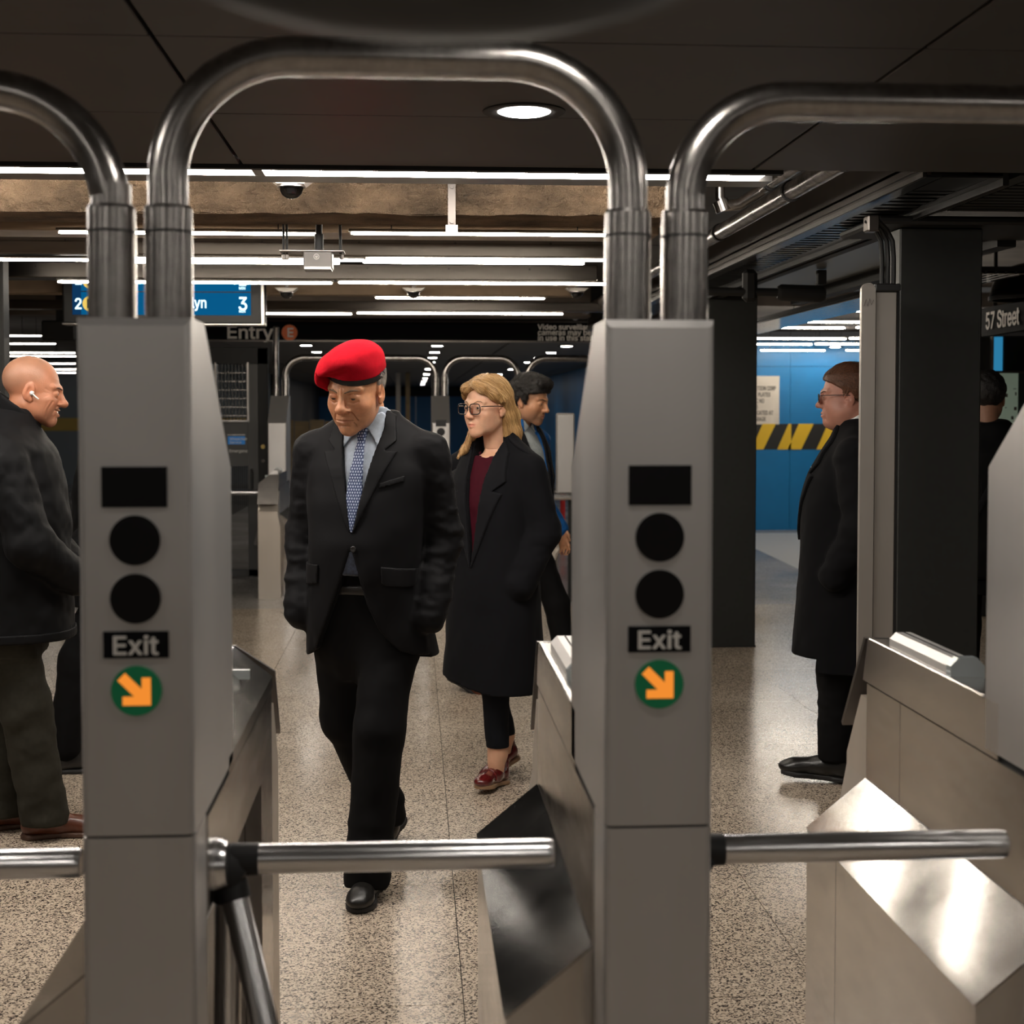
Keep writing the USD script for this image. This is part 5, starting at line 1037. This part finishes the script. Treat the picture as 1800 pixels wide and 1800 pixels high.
hc = su(.015, inter(off(ell((0, .016, .038), (.0785, .100, .086)), .018), poly([(-.088, .062), (-.10, .15), (.13, .15), (.14, -.045), (.055, -.05), (.030, -.008), (.022, .020), (-.004, -.020), (-.018, -.018), (-.022, .040), (-.066, .056)], 'x')), limb(((-.05, -.066, .100), .020), ((0, -.076, .106), .022), ((.05, -.066, .100), .020)), ell((0, -.005, .116), (.066, .075, .026)))
hair_part(C, folds(folds(hc, .006, (45, 45, 45), 84), .003, (110, 110, 110), 85), .0036, hair_black, [mat('black_strand', (.016, .012, .010), .4), mat('black_strand_b', (.008, .007, .006), .4)], 2600, .04, lambda q: np.stack([.3 * np.sign(q[:, 0]), -.6 + 0 * q[:, 0], .5 - 9 * np.clip(.05 - q[:, 2], 0, .2)], 1), .0011, 86, lift=.006, jit=.35)
bg = thing('paper_bag', 'small crumpled white bag held behind the woman by the man in blue', 'bag', (G(975, 1222)[0] - .02, G(975, 1222)[1] + .05, .80)); obj('bag', nets(folds(ell((0, 0, 0), (.05, .04, .075)), .012, (30, 30, 30), 86), (-.09,) * 3, (.09,) * 3, .007), paper, bg, True)

# ------------------------------------------------------------------ the bald man at the left
jkt_navy = cloth('jacket_dark', (.0042, .0042, .0047), .62, sheen=.06); olive = cloth('trouser_olive', (.030, .028, .021), .7); brown_sole = mat('brown_sole', (.075, .035, .02), .5)
D = Person('smiling bald man with a white earbud in a dark jacket at the left edge', G(20, 1466), 102)
dbase = su(.06, loft([(.72, 0, -.01, .235, .225), (.85, 0, -.015, .230, .215), (1.0, 0, -.02, .222, .205), (1.15, 0, -.03, .222, .195), (1.28, 0, -.03, .222, .180), (1.41, 0, -.03, .20, .150), (1.49, 0, -.02, .13, .100), (1.555, 0, -.03, .08, .075)], 2.4), *[cap((s * .195, -.01, 1.410), (s * .07, -.01, 1.490), .060, .058) for s in S2])
daL = [(.215, -.01, 1.355), (.255, -.09, 1.08), (.15, -.245, .95)]; daR = [(-.215, -.01, 1.355), (-.255, -.09, 1.08), (-.15, -.245, .95)]
dsl = [folds(folds(limb((j[0], .082), (j[1], .078), (j[2], .062)), .010, (12, 14, 14), 90 + i), .005, (34, 34, 20), 94 + i) for i, j in enumerate((daL, daR))]
djf = folds(folds(dbase, .009, (7, 9, 10), 91), .005, (20, 26, 16), 92)
D.part('jacket', inter(su(.02, djf, *dsl), plane((0, 0, -1), (0, 0, .735))), (-.40, -.40, .70), (.40, .32, 1.56), .0075, jkt_navy)
D.part('jacket_hem', shell(dbase, .006, .004, plane((0, 0, 1), (0, 0, .765)), plane((0, 0, -1), (0, 0, .728))), (-.3, -.3, .72), (.3, .3, .78), .007, jkt_navy)
D.part('collar', folds(shell(loft([(1.44, 0, -.018, .104, .100), (1.50, 0, -.030, .092, .088), (1.66, 0, -.034, .094, .092)], 2), .006, .006, plane((0, -.80, 1), (0, 0, 1.603))), .004, (18, 18, 18), 93), (-.14, -.18, 1.40), (.14, .13, 1.72), .0055, jkt_navy)
dlF = [(.095, .02, .86), (.095, .03, .48), (.085, .02, .13)]; dlB = [(-.095, .02, .86), (-.085, -.06, .48), (-.080, -.125, .13)]; dn = lambda q: (q[0], q[1], .05)
D.part('trousers', inter(folds(folds(su(.03, loft([(.68, 0, .02, .19, .16), (.95, 0, .02, .19, .16)], 2.2), limb((dlF[0], .108), (dlF[1], .092), (dn(dlF[2]), .090)), limb((dlB[0], .108), (dlB[1], .090), (dn(dlB[2]), .086))), .009, (14, 12, 6), 95), .006, (14, 14, 22), 96), plane((0, 0, -1), (0, 0, .055))), (-.3, -.3, .03), (.3, .3, .98), .0075, olive)
add_shoe(D, (.085, -.02, 0), rot(z=2), brown_leather, brown_sole, 1.0); add_shoe(D, (-.08, -.16, 0), rot(z=-3), brown_leather, brown_sole, 1.0)
neckD = cap((0, -.01, 1.43), (0, -.068, 1.56), .064, .062); oD = np.array([0, -.098, 1.624]); RD = rot(x=9, z=0); sD = 1.0
D.body(head(nose=1.22, age=1.1, smile=1, lid=.0028, jaw=1.05), oD, RD, sD, lambda q: skin_tint(q, (.41, .170, .092), (.33, .11, .08), blush=.35, stubble=.22, scalp=.42, smile=1), mannequin(1.36, .88, [daL, daR], [dlF, dlB], -.03), .0027, neckD)
D.eyes((0, -.05)); D.brows(mat('brown_brow', (.10, .055, .035), .7), .0036)
D.part('teeth', D.hx(limb(((-.022, -.0870, -.0655), .0030), ((-.010, -.0935, -.0665), .0036), ((.010, -.0935, -.0665), .0036), ((.022, -.0870, -.0655), .0030), k=.002)), D.o - .2, D.o + .2, .0025, teeth_mat)
bud = sub('earbud', D.t); ebw = mat('earbud_white', (.80, .78, .74), .3)
for s in S2:
    obj('bud', tube(D.inhead([(s * .083, .002, -.010), (s * .0885, -.002, -.012), (s * .090, -.004, -.013)]), [.0075, .0085, .005], 14), ebw, bud, True); obj('bud_stem', tube(D.inhead([(s * .088, -.003, -.014), (s * .088, -.014, -.022), (s * .087, -.026, -.029)]), .0032, 10), ebw, bud, True); obj('bud_vent', tube(D.inhead([(s * .0905, -.001, -.010), (s * .0915, -.001, -.010)]), .003, 8), black_plastic, bud, True)

# ------------------------------------------------------------------ the dark figure hidden behind the left post
E = Person('person in black mostly hidden between the bald man and the left post', G(200, 1345), -78)
ebase = su(.06, loft([(.72, 0, .02, .235, .20), (1.0, 0, .02, .225, .185), (1.2, 0, .01, .225, .17), (1.36, 0, .01, .215, .14), (1.44, 0, .01, .14, .10), (1.50, 0, .01, .08, .075)], 2.4), *[cap((s * .20, .0, 1.395), (s * .07, .01, 1.46), .058, .052) for s in S2])
eaL = [(.215, .0, 1.36), (.26, -.02, 1.08), (.22, -.18, .92)]; eaR = [(-.215, .0, 1.36), (-.26, -.02, 1.08), (-.22, -.18, .92)]
E.part('jacket', inter(su(.02, folds(ebase, .008, (9, 9, 12), 100), *[folds(limb((j[0], .080), (j[1], .075), (j[2], .060)), .009, (14, 14, 14), 101) for j in (eaL, eaR)]), plane((0, 0, -1), (0, 0, .70))), (-.40, -.40, .66), (.40, .32, 1.54), .009, jkt_navy)
elF = [(.095, .02, .86), (.09, -.14, .48), (.085, -.20, .12)]; elB = [(-.095, .02, .86), (-.09, .06, .48), (-.08, .18, .18)]
E.part('trousers', folds(su(.03, loft([(.68, 0, .02, .18, .15), (.95, 0, .02, .18, .15)], 2.2), limb((elF[0], .100), (elF[1], .082), (elF[2], .075)), limb((elB[0], .100), (elB[1], .080), (elB[2], .072))), .008, (12, 12, 16), 102), (-.3, -.36, .03), (.3, .36, .98), .009, trouser_black)
add_shoe(E, (.085, -.23, 0), rot(), shoe_black, sole_black, 1.0); add_shoe(E, (-.08, .215, .03), rot(x=26), shoe_black, sole_black, 1.0)
E.body(head(lid=.004), np.array([0, -.02, 1.625]), rot(x=5, z=-58), 1.0, lambda q: skin_tint(q, (.42, .22, .14)), mannequin(1.36, .88, [eaL, eaR], [elF, elB]), .0045, cap((0, .02, 1.43), (0, .0, 1.56), .058, .056))
E.eyes(); E.part('hair', E.hx(folds(inter(off(ell((0, .016, .038), (.0785, .100, .086)), .012), poly([(-.085, .062), (-.09, .15), (.13, .15), (.14, -.05), (.05, -.05), (.02, .03), (-.06, .05)], 'x')), .006, (50, 50, 50), 103)), E.o - .2, E.o + .2, .005, hair_black)

# ------------------------------------------------------------------ the man in glasses at the right
overcoat = cloth('overcoat_black', (.0042, .0042, .0050), .88, sheen=.08); hair_red = mat('auburn_hair', (.095, .036, .014), .5, var=.4, vscale=200, stretch=(1, 1, .4), bump=.003, bscale=200)
Fp = Person('man with glasses in a black overcoat standing against the blue hoarding', G(1496, 1368), -110)
fb = su(.06, loft([(.46, 0, .01, .255, .265), (.60, 0, .0, .245, .245), (.85, 0, -.01, .235, .215), (1.0, 0, -.015, .23, .205), (1.15, 0, -.015, .228, .20), (1.28, 0, -.005, .228, .178), (1.38, 0, .01, .21, .14), (1.44, 0, .015, .14, .105), (1.50, 0, .02, .085, .08)], 2.4), *[cap((s * .20, .01, 1.39), (s * .07, .02, 1.455), .055, .052) for s in S2])
faL = [(.22, .01, 1.36), (.265, .05, 1.08), (.235, -.06, .88)]; faR = [(-.22, .01, 1.36), (-.265, .05, 1.08), (-.235, -.06, .88)]
fcb = folds(folds(fb, .010, (10, 8, 2.2), 110, lambda p: np.clip((1.2 - p[:, 2]) / .5, .15, 1)), .004, (14, 14, 12), 111)
Fp.part('overcoat', inter(su(.02, fcb, *[folds(limb((j[0], .080), (j[1], .078), (j[2], .064)), .008, (12, 12, 20), 112) for j in (faL, faR)]), lambda p: (.478 + .055 * (p[:, 1] < -.13)) - p[:, 2]), (-.40, -.38, .42), (.40, .36, 1.54), .0075, overcoat)
fl_ = [(.0, 1.00), (.05, 1.08), (.14, 1.28), (.09, 1.29), (.135, 1.33), (.11, 1.44), (.06, 1.50), (.05, 1.40)]
for P_ in (fl_, mirror(fl_)): Fp.part('lapel', shell(fcb, .012, .003, poly(P_), front(.04)), (-.2, -.3, .95), (.2, .12, 1.52), .0055, overcoat)
Fp.part('coat_collar', shell(loft([(1.43, 0, .02, .105, .10), (1.50, 0, .02, .090, .088)], 2), .007, .006, plane((0, -.6, 1), (0, .02, 1.478))), (-.14, -.13, 1.40), (.14, .16, 1.58), .0055, overcoat)
Fp.part('shirt_collar', shell(loft([(1.42, 0, .01, .090, .088), (1.56, 0, .004, .079, .079)], 2), .004, .004, plane((0, -.50, 1), (0, .0, 1.522))), (-.12, -.12, 1.40), (.12, .14, 1.61), .0045, shirt_white)
Fp.part('lapel_pin', ell((.075, surf_y(fcb, .075, 1.315) - .012, 1.315), (.004, .003, .004)), (.05, -.3, 1.28), (.1, .1, 1.34), .002, trim_mat)
flF = [(.09, .0, .84), (.09, -.05, .48), (.085, -.055, .135)]; flB = [(-.09, .0, .84), (-.09, .12, .48), (-.085, .26, .15)]
Fp.part('trousers', inter(folds(folds(su(.03, loft([(.62, 0, .01, .17, .14), (.95, 0, .01, .18, .15)], 2.2), limb((flF[0], .100), (flF[1], .088), ((.085, -.06, .09), .072)), limb((flB[0], .100), (flB[1], .085), ((-.085, .26, .09), .070))), .006, (14, 12, 8), 113), .006, (14, 14, 26), 114), plane((0, 0, -1), (0, 0, .095))), (-.3, -.3, .05), (.3, .4, .98), .0075, trouser_black)
add_shoe(Fp, (.085, -.115, .012), rot(x=-4), shoe_black, sole_black, 1.05); add_shoe(Fp, (-.085, .23, 0), rot(), shoe_black, sole_black, 1.0)
neckF = cap((0, .025, 1.43), (0, -.005, 1.56), .074, .070); oF = np.array([0, -.035, 1.612]); RF = rot(x=3, z=3); sF = 1.04
Fp.body(head(nose=.95, fat=1.0, age=.4, jaw=1.12, lid=.004), oF, RF, sF, lambda q: skin_tint(q, (.40, .185, .13), (.34, .12, .095), blush=.30), mannequin(1.36, .86, [faL, faR], [flF, flB]), .0028, neckF)
Fp.eyes((0, 0)); Fp.brows(hair_red, .0028)
hf = su(.012, inter(off(ell((0, .016, .038), (.0785, .100, .086)), .012), poly([(-.088, .070), (-.09, .15), (.13, .15), (.14, -.055), (.055, -.055), (.028, -.005), (.018, .018), (-.002, -.006), (-.010, -.004), (-.016, .030), (-.050, .052)], 'x')))
hair_part(Fp, folds(hf, .003, (40, 40, 40), 115), .0036, hair_red, [mat('auburn_strand', (.15, .058, .022), .45), mat('auburn_strand_b', (.06, .022, .009), .5)], 2400, .03, lambda q: np.stack([0 * q[:, 0], .9 - 1.2 * (q[:, 2] > .09), -.6 + 0 * q[:, 0]], 1), .0009, 117, lift=.003)
specs(Fp, .026, .0165, -.1095, .033)

# ------------------------------------------------------------------ the dark figure at the far right, seen from behind
H = Person('dark-haired person in black seen from behind beside the map at the right edge', G(1727, 1272), 160)
hb_ = su(.06, loft([(.70, 0, .02, .225, .18), (1.0, 0, .02, .215, .17), (1.2, 0, .01, .215, .16), (1.34, 0, .01, .21, .14), (1.43, 0, .01, .14, .10), (1.49, 0, .01, .08, .075)], 2.4), *[cap((s * .195, .0, 1.38), (s * .07, .01, 1.45), .055, .05) for s in S2])
haL = [(.21, .0, 1.35), (.25, .03, 1.07), (.24, -.05, .85)]; haR = [(-.21, .0, 1.35), (-.25, .03, 1.07), (-.24, -.05, .85)]
hcf = folds(hb_, .008, (9, 9, 10), 120)
H.part('jacket', inter(su(.02, hcf, *[folds(limb((j[0], .075), (j[1], .070), (j[2], .058)), .008, (14, 14, 14), 121) for j in (haL, haR)]), plane((0, 0, -1), (0, 0, .74))), (-.38, -.32, .70), (.38, .32, 1.54), .009, jkt_navy)
H.part('bag_strap', shell(hcf, .010, -.001, lambda p: np.abs(p[:, 0] + .55 * (p[:, 2] - 1.15)) - .022, plane((0, 0, 1), (0, 0, 1.42)), plane((0, 0, -1), (0, 0, .78))), (-.3, -.3, .75), (.3, .3, 1.45), .008, jkt_black)
H.part('strap_clip', su(.003, limb(((-.10, .235, .98), .004), ((-.06, .235, .98), .004), ((-.06, .235, .955), .004)), limb(((-.10, .235, .98), .004), ((-.10, .235, .955), .004), ((-.06, .235, .955), .004)), limb(((-.08, .235, .955), .004), ((-.075, .235, .89), .004)), ell((-.075, .235, .88), (.010, .006, .012))), (-.14, .2, .84), (-.02, .27, 1.0), .003, trim_mat)
hlF = [(.09, .02, .85), (.09, -.05, .48), (.085, -.06, .12)]; hlB = [(-.09, .02, .85), (-.10, .14, .49), (-.13, .33, .19)]
H.part('trousers', folds(su(.03, loft([(.66, 0, .02, .17, .14), (.95, 0, .02, .17, .14)], 2.2), limb((hlF[0], .095), (hlF[1], .075), (hlF[2], .068)), limb((hlB[0], .095), (hlB[1], .075), (hlB[2], .066))), .006, (14, 14, 14), 122), (-.3, -.3, .03), (.3, .45, .98), .009, trouser_black)
add_shoe(H, (.085, -.09, 0), rot(), shoe_black, sole_black, 1.0); add_shoe(H, (-.13, .36, .035), rot(x=28), shoe_black, sole_black, 1.0)
H.body(head(lid=.004), np.array([0, -.03, 1.615]), rot(x=5), 1.0, lambda q: skin_tint(q, (.36, .18, .11)), mannequin(1.36, .88, [haL, haR], [hlF, hlB]), .0045, cap((0, .02, 1.42), (0, .0, 1.55), .056, .054))
H.eyes(); H.part('hair', H.hx(folds(inter(off(ell((0, .016, .038), (.0785, .100, .086)), .013), poly([(-.085, .062), (-.09, .15), (.13, .15), (.14, -.065), (.05, -.06), (.02, .03), (-.06, .05)], 'x')), .006, (50, 50, 50), 123)), H.o - .2, H.o + .2, .0045, hair_black)
